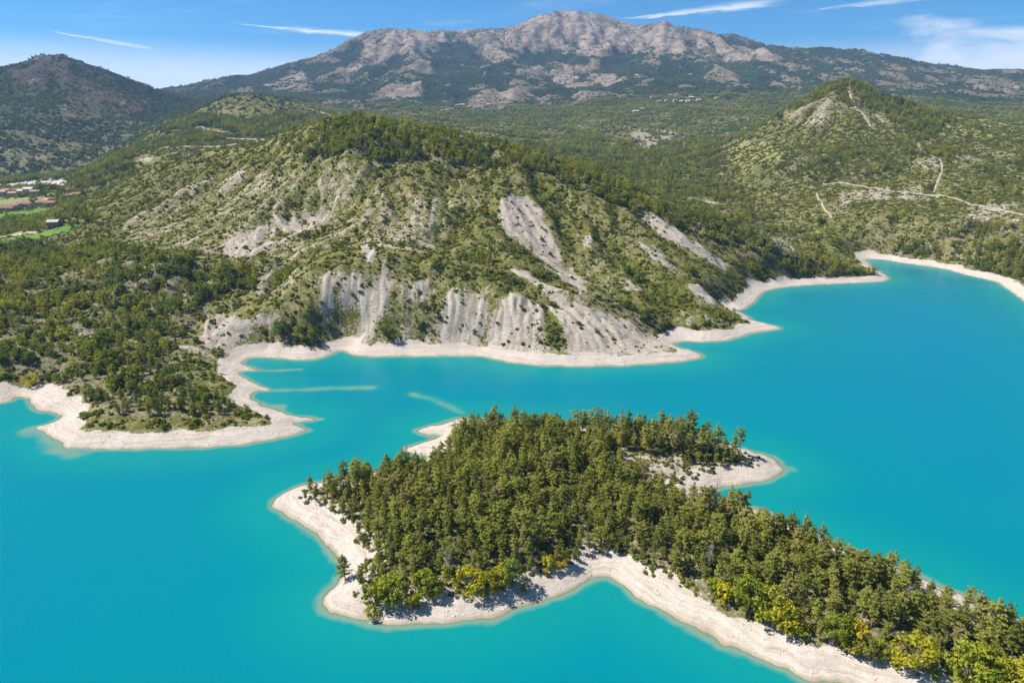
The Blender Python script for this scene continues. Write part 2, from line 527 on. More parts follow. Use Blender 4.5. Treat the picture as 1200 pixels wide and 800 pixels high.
def cover(polys, blur=2):
    m = np.zeros(X.shape, np.float32)
    for poly in polys:
        v = 1.0
        if isinstance(poly, tuple):
            v, poly = poly
        w = ground_poly(poly)
        wr = np.hypot(w[:, 0], w[:, 1])
        i0 = int(np.clip((math.log(wr.min() * 0.93) - LR0) / DLR, 0, NR_ - 1))
        i1 = int(np.clip((math.log(wr.max() * 1.07) - LR0) / DLR, 1, NR_)) + 1
        s = inside(WX[i0:i1], WY[i0:i1], w)
        m[i0:i1] = np.maximum(m[i0:i1], s * np.float32(v))
    for _ in range(blur):
        m[1:-1, 1:-1] = (m[1:-1, 1:-1] * 2 + m[:-2, 1:-1] + m[2:, 1:-1] + m[1:-1, :-2] + m[1:-1, 2:]) / 6
    return m


BARE = [
    [(600, 228), (622, 226), (640, 262), (655, 290), (674, 337), (655, 330), (636, 312), (606, 287), (586, 266), (582, 250)],
    [(595, 309), (620, 318), (662, 347), (640, 340), (600, 322)], [(662, 318), (674, 316), (690, 348), (680, 347)],
    [(588, 352), (640, 347), (700, 367), (765, 393), (785, 410), (700, 417), (600, 417), (575, 398)],
    [(522, 342), (560, 345), (577, 362), (560, 404), (518, 405), (510, 388)],
    [(474, 334), (512, 337), (490, 362)], [(456, 300), (440, 330), (424, 370), (404, 402), (428, 404), (446, 362), (462, 330), (470, 300)],
    [(405, 324), (426, 320), (432, 342), (420, 358), (404, 357)], [(370, 322), (398, 318), (390, 350), (376, 382), (364, 360)],
    [(420, 290), (445, 285), (455, 300), (430, 312)],
    [(230, 387), (257, 365), (273, 370), (297, 385), (280, 400), (262, 410), (236, 395)],
    [(313, 363), (297, 382), (317, 390), (331, 382)], [(200, 405), (235, 395), (265, 408), (300, 405), (280, 418), (240, 420)],
    (0.85, [(262, 300), (275, 280), (345, 250), (386, 245), (380, 262), (330, 285), (290, 300)]),
    (0.6, [(245, 215), (275, 200), (322, 205), (290, 232), (255, 234)]), (0.36, [(378, 218), (441, 208), (440, 226), (400, 238)]),
    (0.55, [(440, 250), (520, 255), (500, 300), (450, 290)]), (0.55, [(290, 320), (340, 310), (360, 330), (300, 345)]),
    (0.6, [(65, 325), (105, 318), (95, 335), (70, 335)]), (0.7, [(80, 385), (112, 380), (112, 398), (85, 398)]), (0.5, [(210, 215), (180, 230), (200, 235)]),
    [(745, 250), (770, 255), (850, 308), (872, 326), (850, 320), (790, 290), (760, 270)], (0.8, [(740, 282), (765, 290), (802, 322), (780, 317)]),
    (0.7, [(670, 272), (690, 275), (700, 295), (680, 290)]), (0.7, [(730, 325), (770, 330), (760, 345), (735, 345)]),
    (0.75, [(800, 330), (830, 340), (850, 362), (870, 368), (830, 360)]), (0.55, [(895, 275), (940, 280), (940, 305), (905, 300)]), (0.5, [(770, 360), (830, 365), (850, 385), (790, 390)]),
    (0.6, [(872, 156), (930, 130), (985, 112), (995, 128), (960, 158), (930, 150)]), (0.7, [(1020, 130), (1062, 146), (1020, 145)]),
    (0.6, [(980, 225), (1080, 215), (1110, 228), (1100, 238), (980, 240)]), (0.5, [(1060, 190), (1200, 170), (1200, 190), (1090, 205)]),
    (0.6, [(1130, 240), (1200, 235), (1200, 268), (1120, 264)]), (0.5, [(960, 240), (1000, 240), (1010, 252), (970, 255)]),
    [(740, 153), (765, 150), (797, 154), (772, 170), (750, 175)], (0.5, [(830, 232), (800, 232), (845, 242)]),
    (0.7, [(430, 408), (480, 398), (520, 394), (600, 394), (700, 398), (790, 411), (822, 418), (700, 427), (600, 421), (450, 415)]),
    (0.5, [(300, 405), (360, 400), (420, 398), (410, 412), (350, 418)]), (0.45, [(640, 300), (700, 300), (740, 330), (700, 350)]),
    (0.40, [(370, 330), (440, 310), (520, 330), (600, 335), (700, 350), (780, 390), (790, 412), (600, 415), (420, 410), (340, 415), (300, 400), (330, 360)]),
    (0.46, [(130, 250), (250, 200), (380, 195), (470, 215), (530, 250), (500, 300), (420, 290), (330, 310), (230, 300), (150, 290)]),
    (0.5, [(500, 230), (570, 215), (585, 235), (520, 250)]),
]
WOOD = [
    # crest of the hill down to the wooded tip, the low ground on the left, the shore on the right
    [(385, 141), (410, 137), (470, 149), (560, 166), (640, 186), (720, 217), (760, 236), (850, 263), (950, 301), (1020, 318), (1030, 325), (930, 328), (900, 312), (850, 290), (780, 262), (720, 243), (640, 205), (600, 195),
     (540, 195), (450, 190), (400, 185), (360, 190), (340, 175)],
    (0.66, [(-150, 310), (0, 300), (60, 290), (130, 285), (200, 300), (260, 310), (330, 300), (345, 330), (270, 335), (250, 365), (225, 385), (195, 405), (215, 440), (240, 460), (295, 485), (250, 495), (130, 490), (75, 458), (30, 440), (-100, 440)]),
    (0.7, [(220, 285), (250, 280), (262, 300), (225, 300)]),
    [(1110, 298), (1200, 282), (1260, 300), (1230, 330), (1180, 325), (1120, 308)],
    (0.8, [(1040, 290), (1100, 280), (1110, 300), (1050, 302)]),
    (0.52, [(620, 175), (700, 180), (760, 160), (880, 160), (900, 175), (860, 205), (900, 250), (980, 280), (940, 292), (860, 262), (760, 232), (690, 205)]),
    (0.6, [(560, 128), (640, 130), (740, 125), (880, 125), (900, 150), (740, 150), (620, 165), (560, 155)]),
    (0.9, [(1000, 104), (1030, 114), (1110, 138), (1130, 155), (1060, 150), (1005, 125)]),
    (0.6, [(900, 190), (1000, 180), (1070, 195), (1000, 215), (930, 215)]), (0.7, [(1100, 260), (1200, 262), (1200, 280), (1100, 280)]),
    (0.8, [(-200, 200), (0, 203), (60, 198), (120, 190), (160, 180), (160, 205), (130, 215), (100, 225), (95, 245), (120, 260), (90, 262), (70, 240), (80, 222), (60, 208), (0, 212), (-200, 215)]),
    (0.95, [(0, 258), (40, 248), (70, 250), (80, 262), (60, 268), (0, 276)]), (0.8, [(-250, 285), (0, 285), (60, 280), (60, 290), (0, 305), (-250, 310)]),
    (0.7, [(170, 170), (230, 160), (330, 130), (370, 138), (330, 150), (230, 172), (180, 185)]),
    (0.8, [(462, 395), (482, 372), (494, 405), (475, 412)]), (0.75, [(315, 385), (350, 375), (380, 395), (350, 400), (320, 398)]),
    (0.8, [(760, 378), (830, 385), (860, 388), (800, 396)]), (0.8, [(690, 345), (740, 360), (800, 385), (820, 405), (770, 398)]), (0.6, [(790, 310), (850, 335), (870, 355), (820, 335)]),
]
ROCK = [
    [(418, 60), (445, 40), (462, 34), (520, 38), (600, 35), (604, 48), (560, 50), (520, 48), (490, 60), (460, 62), (430, 70)],
    [(610, 40), (650, 18), (700, 20), (760, 32), (850, 48), (925, 63), (905, 76), (860, 75), (800, 62), (720, 55), (700, 68), (650, 58), (620, 62), (612, 55)],
    [(555, 55), (590, 52), (592, 70), (570, 75)], (0.8, [(470, 80), (500, 72), (520, 80), (500, 90)]), (0.8, [(600, 85), (640, 75), (700, 78), (660, 90)]), (0.9, [(640, 92), (720, 85), (735, 98), (660, 105)]),
    (0.9, [(445, 105), (490, 95), (505, 112), (460, 118)]), (0.8, [(520, 115), (560, 110), (600, 120), (560, 128)]),
    [(300, 98), (345, 84), (362, 90), (355, 102), (320, 106)], (0.8, [(400, 80), (440, 66), (470, 64), (440, 75), (405, 90)]),
    (0.5, [(930, 72), (985, 64), (1060, 78), (1160, 88), (1230, 100), (1200, 118), (1110, 108), (1030, 95), (960, 90)]),
    (0.8, [(560, 108), (620, 105), (720, 108), (700, 118), (600, 118)]),
    (0.7, [(895, 95), (940, 88), (945, 108), (915, 112)]), (0.5, [(170, 152), (182, 150), (178, 156)]), (0.6, [(92, 172), (118, 168), (112, 175)]), (0.5, [(20, 85), (50, 76), (70, 95), (40, 120), (15, 110)]),
    (0.45, [(60, 110), (90, 120), (100, 150), (70, 135)]), (0.9, [(272, 100), (283, 98), (282, 106)]),
]
GRASS = [[(450, 133), (500, 129), (512, 133), (470, 135)], [(850, 170), (900, 165), (930, 190), (870, 200)], [(1100, 150), (1200, 145), (1200, 165), (1120, 162)],
         [(180, 176), (300, 160), (330, 168), (240, 182), (160, 200)], [(-250, 235), (70, 228), (70, 250), (-250, 255)]]
FIELDS = [[(-60, 284), (0, 281), (25, 277), (60, 270), (88, 264), (93, 267), (60, 277), (0, 286), (-60, 292)], [(-40, 255), (0, 250), (30, 247), (55, 244), (62, 246), (42, 251), (0, 257), (-40, 261)],
          [(-40, 238), (0, 235), (50, 232), (58, 236), (20, 241), (0, 243), (-40, 246)], [(-30, 279), (0, 277), (44, 272), (40, 274), (0, 280), (-30, 284)],
          [(-40, 219), (10, 216), (30, 213), (75, 211), (81, 213), (66, 218), (48, 220), (10, 220), (-40, 223)]]
tilled = cover(FIELDS, 2)
bare = cover(BARE, 7)
wood = cover(WOOD)
rock = cover(ROCK, 7) * 0.85
grassy = cover(GRASS)
# gullies and steep bits near the lake lie bare; on the mountains woods hold the middle flanks and the hollows
gx, gy = grad(Z)
gm = np.sqrt(gx * gx + gy * gy)
n1 = fbm(X / 45, Y / 45, 4, 110)
n2 = fbm(X / 260, Y / 260, 5, 120)
n3 = fbm(X / 16, Y / 16, 3, 130)
main_near = hill * (~in_isl)
bare = np.clip(np.maximum(bare * (0.86 + 0.25 * G1 * hill + 0.22 * G3), main_near * sst(sd, 10, 30) * sst(gm + 0.1 * n1 + 0.05 * n3, 1.0, 1.4) * 0.5), 0, 1)
bare *= 1 - 0.62 * sst(-G1, 0.4, 0.85) * hill
bare = np.maximum(bare, main_near * sst(n1 + 0.5 * n3, 0.35, 1.1) * 0.42 * sst(sd, 20, 50))
midw = sst(rr, 650, 1400) * (1 - sst(rr, 2600, 3400)) * (~in_isl)
wood = np.maximum(wood, midw * sst(n2 + 0.35 * n1, -0.1, 0.35) * 0.85 * (1 - sst(bare, 0.2, 0.5)))
far = sst(rr, 1700, 2700)
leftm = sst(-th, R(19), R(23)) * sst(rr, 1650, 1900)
n4 = fbm(X / 110, Y / 110, 5, 175, 0.6)
farw = far * sst(0.62 + 0.5 * n2 + 0.3 * n4 - 0.32 * G2 - 0.18 * G4 - 0.9 * sst(Z + 90 * n2, 560, 900), 0.15, 0.75)
farw = np.maximum(farw, leftm * np.clip(0.72 + 0.35 * n2 - 0.22 * G2 - 0.25 * G4 + 0.25 * n4, 0.2, 1))
rock *= np.clip(0.80 + 0.3 * G2 + 0.25 * G4 + 0.4 * n4, 0.1, 1.3)
rock = np.maximum(rock, far * (1 - leftm) * sst(Z + 110 * n2 + 70 * G2 + 50 * G4, 620, 900) * 0.7)
rock = np.clip(np.maximum(rock, far * sst(G4 + 0.6 * G2 + 0.7 * n4, 0.7, 1.4) * 0.5 * sst(gm, 0.15, 0.4)), 0, 1)
wood = np.clip(np.maximum(wood * (1 - 0.75 * far * (1 - leftm) * sst(n4 + 0.5 * n2, -0.2, 0.6)), farw * (1 - rock)) * (1 - grassy * 0.75), 0, 1)
Z += (bare * (np.abs(G3) - 0.35 + 0.25 * vnoise(X / 3.5, Y / 3.5, 61)) * 1.7 * hill * sst(sd, 10, 24) * (~in_isl)).astype(np.float32)
sand = np.where(sd < 0, 1.0, 1 - sst(sd + 3.4 * n3 + 2.6 * n1, 8.0, 13.0)).astype(np.float32)
OPEN = [[(715, 524), (760, 528), (840, 540), (885, 546), (890, 562), (835, 582), (805, 582), (770, 572), (730, 552)], [(690, 545), (740, 552), (790, 586), (740, 566)]]
isl_open = cover(OPEN) * in_isl
bare = np.maximum(bare, isl_open * 0.62)
wood = wood * (1 - tilled)
# nothing grows on the tracks
ROADS = (
    ([(230, 150), (247, 153), (265, 156), (282, 157)], 9, 'pale upper bend of the hairpin road on the left spur'), ([(267, 162), (288, 163), (310, 164)], 9, 'pale middle length of the hairpin road on the left spur'),
    ([(207, 173), (233, 172), (262, 171), (283, 169), (302, 167)], 7, 'long lower road across the left spur'), ([(163, 188), (172, 187), (180, 187)], 12, 'short pale cutting at the foot of the left spur'),
    ([(994, 107), (999, 118), (1002, 127), (1012, 135), (1022, 151)], 2.6, 'pale firebreak running down from the pointed hill top'),
    ([(1076, 168), (1080, 177), (1092, 183), (1102, 188), (1104, 200), (1099, 213), (1094, 226)], 2.6, 'winding pale track down the right slope'),
    ([(957, 227), (963, 238), (975, 256)], 2.4, 'short straight pale track on the right slope above the inlet'),
    ([(965, 216), (1007, 218), (1040, 223), (1077, 228), (1110, 231), (1133, 238), (1153, 243), (1200, 252), (1240, 260)], 3.2, 'dirt road crossing the right slope'),
    ([(810, 232), (826, 236), (843, 240)], 8, 'pale dirt patch of road in the woods behind the hill'),
    ([(40, 253), (50, 249), (61, 247)], 5, 'pale lane beside the green field at far left'), ([(363, 129), (374, 132), (386, 135)], 12, 'pale road end on the ridge behind the hill'),
    ([(0, 233), (30, 233), (57, 231)], 4, 'pale lane above the meadow in the hamlet'))
for pts, wd, _l in ROADS:
    w_ = smooth_line(ground_poly(pts), 5)
    wr = np.hypot(w_[:, 0], w_[:, 1])
    i0, i1 = int((math.log(wr.min() - 15) - LR0) / DLR), min(NR_ - 1, int((math.log(wr.max() + 15) - LR0) / DLR) + 2)
    tilled[i0:i1] = np.maximum(tilled[i0:i1], 1 - sst(line_dist(X[i0:i1], Y[i0:i1], w_), wd * 0.6, wd * 1.3))
wood = wood * (1 - tilled)
wood = np.where(in_isl, 0.9 * sst(sd, 7, 12) * (1 - isl_open), wood)


def mesh_from(verts, faces, name):
    me = bpy.data.meshes.new(name)
    nv, nf = len(verts), len(faces)
    me.vertices.add(nv)
    me.vertices.foreach_set('co', np.ascontiguousarray(verts, np.float32).ravel())
    k = faces.shape[1]
    me.loops.add(nf * k)
    me.loops.foreach_set('vertex_index', np.ascontiguousarray(faces, np.int32).ravel())
    me.polygons.add(nf)
    me.polygons.foreach_set('loop_start', np.arange(0, nf * k, k, dtype=np.int32))
    me.update(calc_edges=True)
    return me


def put(name, me, mat=None, parent=None, label=None, category=None, group=None, kind=None):
    o = bpy.data.objects.new(name, me)
    C.collection.objects.link(o)
    if mat is not None:
        for m in (mat if isinstance(mat, (list, tuple)) else (mat,)):
            if me.materials.find(m.name) < 0:
                me.materials.append(m)
    if parent is not None:
        o.parent = parent
    tag(o, label, category, group, kind)
    return o


def tag(o, label=None, category=None, group=None, kind=None):
    for k, v in (('label', label), ('category', category), ('group', group), ('kind', kind)):
        if v:
            o[k] = v


# ------------------------------------------------------------------ materials of the setting
def new_mat(name):
    m = bpy.data.materials.new(name)
    m.use_nodes = True
    return m, NT(m.node_tree)


def finish(g, shader, disp=None):
    out = g.n('ShaderNodeOutputMaterial')
    g.t.links.new(shader, out.inputs[0])


def ground_material():
    m, g = new_mat('ground')
    pos = g.n('ShaderNodeNewGeometry').outputs['Position']
    sep = g.n('ShaderNodeSeparateXYZ', ins={0: pos})
    fine = g.noise(pos, 0.8, 4, 0.62)
    mid = g.noise(pos, 0.16, 6, 0.62)
    big = g.noise(pos, 0.018, 4, 0.55)
    vast = g.noise(pos, 0.0045, 6, 0.62)
    grain = g.noise(pos, 0.022, 8, 0.74)
    speck = g.noise(pos, 2.2, 3, 0.6)
    A = {k: g.attr(k) for k in ('bare', 'wood', 'sand', 'rock', 'far', 'grassy', 'wet', 'stripe', 'dark_ground')}
    # scrub soil: dry herbs over pale marl
    soil = g.mix(g.step(fine, 0.35, 0.65), (0.26, 0.205, 0.125), (0.38, 0.315, 0.225))
    herb = g.mix(g.step(mid, 0.3, 0.7), (0.072, 0.086, 0.015), (0.138, 0.126, 0.027))
    cov = g.step(g.math('ADD', g.math('ADD', fine, g.math('MULTIPLY', mid, 0.9)), g.math('MULTIPLY', big, 0.6)), 1.15, 1.55, 0.97, 0.35)
    scrub = g.mix(cov, soil, herb)
    scrub = g.mix(g.math('MULTIPLY', A['grassy'], 0.8), scrub, g.mix(mid, (0.16, 0.17, 0.045), (0.30, 0.27, 0.12)))
    # woodland floor
    floor = g.mix(g.step(g.math('ADD', g.math('MULTIPLY', fine, 0.6), g.math('MULTIPLY', mid, 0.5)), 0.42, 0.72), (0.070, 0.074, 0.026), (0.28, 0.235, 0.155))
    wf = g.step(g.math('ADD', A['wood'], g.math('MULTIPLY', g.math('SUBTRACT', mid, 0.5), 0.7)), 0.3, 0.62)
    near = g.mix(wf, scrub, floor)
    # bare marl, with ribs of harder beds
    rib = g.noise(g.vmul(pos, (0.35, 0.35, 1.7)), 1.0, 4, 0.6, 0.5)
    marl = g.mix(g.step(rib, 0.3, 0.7), (0.30, 0.25, 0.20), (0.46, 0.40, 0.33))
    marl = g.mix(g.step(g.noise(pos, 0.05, 3), 0.45, 0.75, 0, 0.45), marl, (0.36, 0.29, 0.205))
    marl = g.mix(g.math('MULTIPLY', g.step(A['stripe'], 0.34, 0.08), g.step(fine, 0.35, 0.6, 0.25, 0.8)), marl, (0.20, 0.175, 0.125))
    bf = g.step(g.math('ADD', A['bare'], g.math('ADD', g.math('MULTIPLY', g.math('SUBTRACT', fine, 0.5), 1.3), g.math('MULTIPLY', g.math('SUBTRACT', mid, 0.5), 0.8))), 0.42, 0.62)
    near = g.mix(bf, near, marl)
    # far slopes: woods, dry grass, rock
    dry = g.mix(g.step(grain, 0.3, 0.7), (0.105, 0.09, 0.05), (0.215, 0.175, 0.115))
    green = g.mix(g.step(grain, 0.35, 0.65), (0.022, 0.040, 0.020), (0.06, 0.085, 0.035))
    fw = g.step(g.math('ADD', A['wood'], g.math('ADD', g.math('MULTIPLY', g.math('SUBTRACT', grain, 0.5), 1.5), g.math('MULTIPLY', g.math('SUBTRACT', vast, 0.5), 1.0))), 0.38, 0.6)
    fr = g.step(g.math('ADD', A['rock'], g.math('ADD', g.math('MULTIPLY', g.math('SUBTRACT', grain, 0.5), 2.0), g.math('MULTIPLY', g.math('SUBTRACT', vast, 0.5), 1.6))), 0.40, 0.70)
    stone = g.mix(g.step(g.noise(g.vmul(pos, (0.012, 0.012, 0.03)), 1.0, 6, 0.68), 0.3, 0.7), (0.175, 0.128, 0.092), (0.35, 0.28, 0.215))
    dry = g.mix(g.math('MULTIPLY', A['dark_ground'], 0.9), dry, g.mix(grain, (0.050, 0.042, 0.040), (0.115, 0.088, 0.076)))  # dry ground of the left mountain is a darker purple-brown
    distant = g.mix(fw, dry, green)
    distant = g.mix(fr, distant, stone)
    col = g.mix(A['far'], near, distant)
    # the shore laid bare by the lake: pale pebbles with strand lines
    zz = g.math('ADD', sep.outputs[2], g.math('ADD', g.math('MULTIPLY', g.noise(pos, 0.06, 3), 2.2), g.math('MULTIPLY', fine, 0.45)))
    strand = g.noise(g.n('ShaderNodeCombineXYZ', ins={2: g.math('MULTIPLY', zz, 5.0), 0: g.math('MULTIPLY', sep.outputs[0], 0.05), 1: g.math('MULTIPLY', sep.outputs[1], 0.05)}).outputs[0], 1.0, 4, 0.7)
    beach = g.mix(g.step(strand, 0.30, 0.60), (0.345, 0.285, 0.225), (0.495, 0.43, 0.36))
    beach = g.mix(g.step(speck, 0.55, 0.72, 0.0, 0.4), beach, (0.30, 0.26, 0.21))
    beach = g.mix(g.step(g.math('ADD', fine, g.math('MULTIPLY', strand, 0.5)), 0.90, 1.05, 0.0, 0.55), beach, (0.27, 0.22, 0.165))
    beach = g.mix(g.math('MULTIPLY', A['wet'], 0.8), beach, (0.30, 0.24, 0.15))
    sf = g.step(g.math('ADD', A['sand'], g.math('MULTIPLY', g.math('SUBTRACT', fine, 0.5), 0.8)), 0.42, 0.62)
    col = g.mix(sf, col, beach)
    bump = g.n('ShaderNodeBump', ins={'Strength': 0.5, 'Distance': 0.4, 'Height': g.math('ADD', fine, g.math('MULTIPLY', speck, 0.25))})
    bfar = g.n('ShaderNodeBump', ins={'Strength': g.math('MULTIPLY', A['far'], 0.9), 'Distance': 22.0, 'Height': grain, 'Normal': bump.outputs[0]})
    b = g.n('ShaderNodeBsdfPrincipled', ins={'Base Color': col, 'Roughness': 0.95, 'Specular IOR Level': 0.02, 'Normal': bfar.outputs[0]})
    finish(g, b.outputs[0])
    return m


def water_material():
    m, g = new_mat('lake_water')
    pos = g.n('ShaderNodeNewGeometry').outputs['Position']
    depth = g.attr('depth')          # metres of water under the surface
    open_ = g.attr('open')           # metres to the nearest shore
    cloud = g.noise(pos, 0.012, 3, 0.5)
    d2 = g.math('ADD', depth, g.math('MULTIPLY', g.math('SUBTRACT', cloud, 0.5), 0.6))
    c = g.mix(g.step(d2, 0.1, 1.3), (0.18, 0.255, 0.18), (0.003, 0.200, 0.192))
    c = g.mix(g.math('MULTIPLY', g.step(open_, 2, 30), g.step(depth, 1.0, 3.0)), c, (0.0002, 0.166, 0.206))
    c = g.mix(g.step(g.math('ADD', open_, g.math('MULTIPLY', g.math('SUBTRACT', cloud, 0.5), 60)), 25, 190, 0.0, g.step(depth, 1.0, 3.0)), c, (0.0002, 0.130, 0.255))
    r1 = g.noise(g.vmul(pos, (0.9, 1.3, 1)), 1.0, 3, 0.6)
    r2 = g.noise(g.vmul(pos, (0.10, 0.16, 1)), 1.0, 3, 0.6)
    wind = g.step(g.noise(g.vmul(pos, (0.006, 0.017, 1)), 1.0, 4, 0.6, 0.4), 0.38, 0.66)
    bump = g.n('ShaderNodeBump', ins={'Strength': g.math('MULTIPLY_ADD', wind, 0.45, 0.2), 'Distance': 0.3, 'Height': g.math('ADD', r1, r2)})
    b = g.n('ShaderNodeBsdfPrincipled', ins={'Base Color': c, 'Roughness': g.math('MULTIPLY_ADD', wind, 0.16, 0.14), 'IOR': 1.33, 'Specular IOR Level': 0.11, 'Normal': bump.outputs[0]})
    t = g.n('ShaderNodeBsdfTransparent', ins={0: (0.72, 0.93, 0.86)})
    op = g.math('SUBTRACT', 1.0, g.math('POWER', 2.71828, g.math('MULTIPLY', depth, -6.0)))
    mx = g.n('ShaderNodeMixShader', ins={0: op, 1: t.outputs[0], 2: b.outputs[0]})
    finish(g, mx.outputs[0])
    return m


GROUND = ground_material()
WATER = water_material()

# ------------------------------------------------------------------ the ground, split where its pieces meet
wet = (1 - sst(Z, 0.08, 0.4)) * sst(Z, -0.5, -0.1) * (np.abs(sd) < 6)
ids = np.arange(NR_ * NT_, dtype=np.int32).reshape(NR_, NT_)
quads = np.stack([ids[:-1, :-1], ids[:-1, 1:], ids[1:, 1:], ids[1:, :-1]], -1).reshape(-1, 4)
cen = lambda A: (A[:-1, :-1] + A[1:, 1:]) / 2
zone = np.full((NR_ - 1, NT_ - 1), 3)
rc, tc_ = cen(rr), cen(th)
# the hill by the lake / the low valley / the far hills / the mountains
crest = np.interp(np.degrees(tc_), [-52, -36, -30, -24, -18, -12, -4, 4, 10, 16, 22, 28, 33, 36, 52], [700, 740, 800, 900, 960, 960, 960, 860, 800, 720, 660, 640, 600, 560, 500])
zone[rc < crest] = 2
zone[(rc >= crest) & (tc_ < R(-24)) & (rc < 1600)] = 5
zone[(rc > 1600) & (tc_ < R(-20.5))] = 6
zone[(rc > 2450) & (tc_ >= R(-20.5))] = 7
zone[cen(sd) < 0] = 0
zone[cen(in_isl.astype(np.float32)) > 0.4] = 1
zone = zone.ravel()
attrs = {'bare': bare, 'wood': wood, 'sand': sand, 'rock': rock, 'far': far, 'grassy': grassy, 'wet': wet, 'stripe': np.abs(G3), 'dark_ground': leftm}
P_all = np.stack([X, Y, Z], -1).reshape(-1, 3)
for zid, name, label in ((0, 'lake_bed', 'pale lake bed seen through the shallows along the shores'), (1, 'island', 'wooded island ringed by a pale shore in the turquoise lake'),
                         (2, 'hill', 'scrub covered hill with pale eroded scarps above the lake'), (3, 'hills', 'green rolling slopes and pointed hill behind the lake'),
                         (5, 'valley_floor', 'flat valley floor with fields and hamlet at far left'), (6, 'mountain', 'dark rounded mountain at far left'),
                         (7, 'mountains', 'long rocky mountain range under the sky')):
    f = quads[zone == zid]
    used = np.unique(f)
    remap = np.zeros(NR_ * NT_, np.int32)
    remap[used] = np.arange(len(used))
    me = mesh_from(P_all[used], remap[f], name)
    me.polygons.foreach_set('use_smooth', np.ones(len(f), bool))
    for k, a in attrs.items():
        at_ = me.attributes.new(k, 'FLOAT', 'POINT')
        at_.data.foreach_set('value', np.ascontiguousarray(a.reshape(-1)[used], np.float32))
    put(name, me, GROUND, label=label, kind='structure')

# the water sheet, with a little overlap under the shore
wl = (sd < 2.5) & (rr < 1150)
fk = (wl[:-1, :-1] | wl[1:, 1:] | wl[1:, :-1] | wl[:-1, 1:]).ravel()
f = quads[fk]
used = np.unique(f)
remap = np.zeros(NR_ * NT_, np.int32)
remap[used] = np.arange(len(used))
Pw = P_all[used].copy()
Pw[:, 2] = 0
Fw = remap[f]
dep, opn = np.maximum(-Z, 0.0).reshape(-1)[used], np.maximum(-sd, 0).reshape(-1)[used]
# the lake carries on below and behind the drone
fan_a = np.r_[np.linspace(TH0, TH1, 40), np.linspace(TH1 + 0.0005, TH0 + 2 * math.pi - 0.0005, 60)]
r0 = math.exp(LR0)
rim = np.array([(math.sin(t) * (r0 + 0.2 if i < 40 else 1200), math.cos(t) * (r0 + 0.2 if i < 40 else 1200), -0.004) for i, t in enumerate(fan_a)])
n0 = len(Pw)
Pw = np.vstack([Pw, rim, [(0, 0, -0.004)]])
c0 = n0 + len(rim)
fan = np.array([(c0, n0 + (i + 1) % len(rim), n0 + i, c0) for i in range(len(rim))])
dep = np.r_[dep, np.full(len(rim) + 1, 30)]
opn = np.r_[opn, np.full(len(rim) + 1, 120)]
bmf = [tuple(q) for q in Fw] + [tuple(q[:3]) for q in fan]
me = bpy.data.meshes.new('lake')
me.from_pydata(Pw.tolist(), [], bmf)
for k, a in (('depth', dep), ('open', opn)):
    at_ = me.attributes.new(k, 'FLOAT', 'POINT')
    at_.data.foreach_set('value', np.ascontiguousarray(a, np.float32))
put('lake', me, WATER, label='bright turquoise lake around the island and headland', kind='structure')
# ------------------------------------------------------------------ plants
def leaf_mat(name, c_dark, c_light, c_odd, odd=0.15, trans=0.3):
    m, g = new_mat(name)
    rnd = g.n('ShaderNodeObjectInfo').outputs['Random']
    tco = g.n('ShaderNodeTexCoord').outputs['Object']
    n = g.noise(tco, 0.9, 3, 0.6)
    f = g.noise(tco, 5.0, 2, 0.6)
    col = g.mix(g.step(g.math('ADD', g.math('MULTIPLY', rnd, 0.75), g.math('MULTIPLY', n, 0.5)), 0.25, 0.95), c_dark, c_light)
    r2 = g.math('FRACT', g.math('MULTIPLY', rnd, 17.31))
    col = g.mix(g.math('MULTIPLY', g.step(r2, 1 - odd, 1 - odd * 0.4), 0.8), col, c_odd)
    col = g.mix(g.math('MULTIPLY', g.math('SUBTRACT', f, 0.35), 0.9, clamp=True), col, c_light)
    tone = g.n('ShaderNodeAttribute', attribute_name='tone', attribute_type='INSTANCER').outputs['Fac']
    col = g.mix(tone, col, g.mix(1.0, col, (1.75, 1.5, 1.0), 'MULTIPLY'))
    d = g.n('ShaderNodeBsdfPrincipled', ins={'Base Color': col, 'Roughness': 0.75, 'Specular IOR Level': 0.04})
    t = g.n('ShaderNodeBsdfTranslucent', ins={0: g.mix(1.0, col, (1.0, 1.1, 0.45), 'MULTIPLY')})
    mx = g.n('ShaderNodeMixShader', ins={0: trans, 1: d.outputs[0], 2: t.outputs[0]})
    finish(g, mx.outputs[0])
    return m


def bark_mat(name, a, b):
    m, g = new_mat(name)
    tco = g.n('ShaderNodeTexCoord').outputs['Object']
    n = g.noise(g.vmul(tco, (3, 3, 0.8)), 2.0, 4, 0.65)
    p = g.n('ShaderNodeBsdfPrincipled', ins={'Base Color': g.mix(n, a, b), 'Roughness': 0.9, 'Specular IOR Level': 0.1})
    finish(g, p.outputs[0])
    return m


NEEDLE = leaf_mat('pine_needles', (0.16, 0.18, 0.032), (0.34, 0.335, 0.065), (0.33, 0.28, 0.12), 0.12, 0.4)
GREEN = leaf_mat('broad_leaves', (0.12, 0.175, 0.034), (0.235, 0.275, 0.055), (0.30, 0.27, 0.06), 0.2, 0.4)
YELLOW = leaf_mat('yellow_leaves', (0.27, 0.26, 0.018), (0.46, 0.40, 0.025), (0.50, 0.33, 0.03), 0.2, 0.35)
LIME = leaf_mat('lime_leaves', (0.18, 0.22, 0.02), (0.33, 0.34, 0.03), (0.42, 0.36, 0.03), 0.2, 0.35)
BROOM = leaf_mat('scrub_leaves', (0.074, 0.110, 0.022), (0.155, 0.178, 0.036), (0.21, 0.165, 0.055), 0.2, 0.3)
OAK = leaf_mat('dark_leaves', (0.085, 0.125, 0.034), (0.17, 0.21, 0.052), (0.22, 0.21, 0.07), 0.15, 0.35)
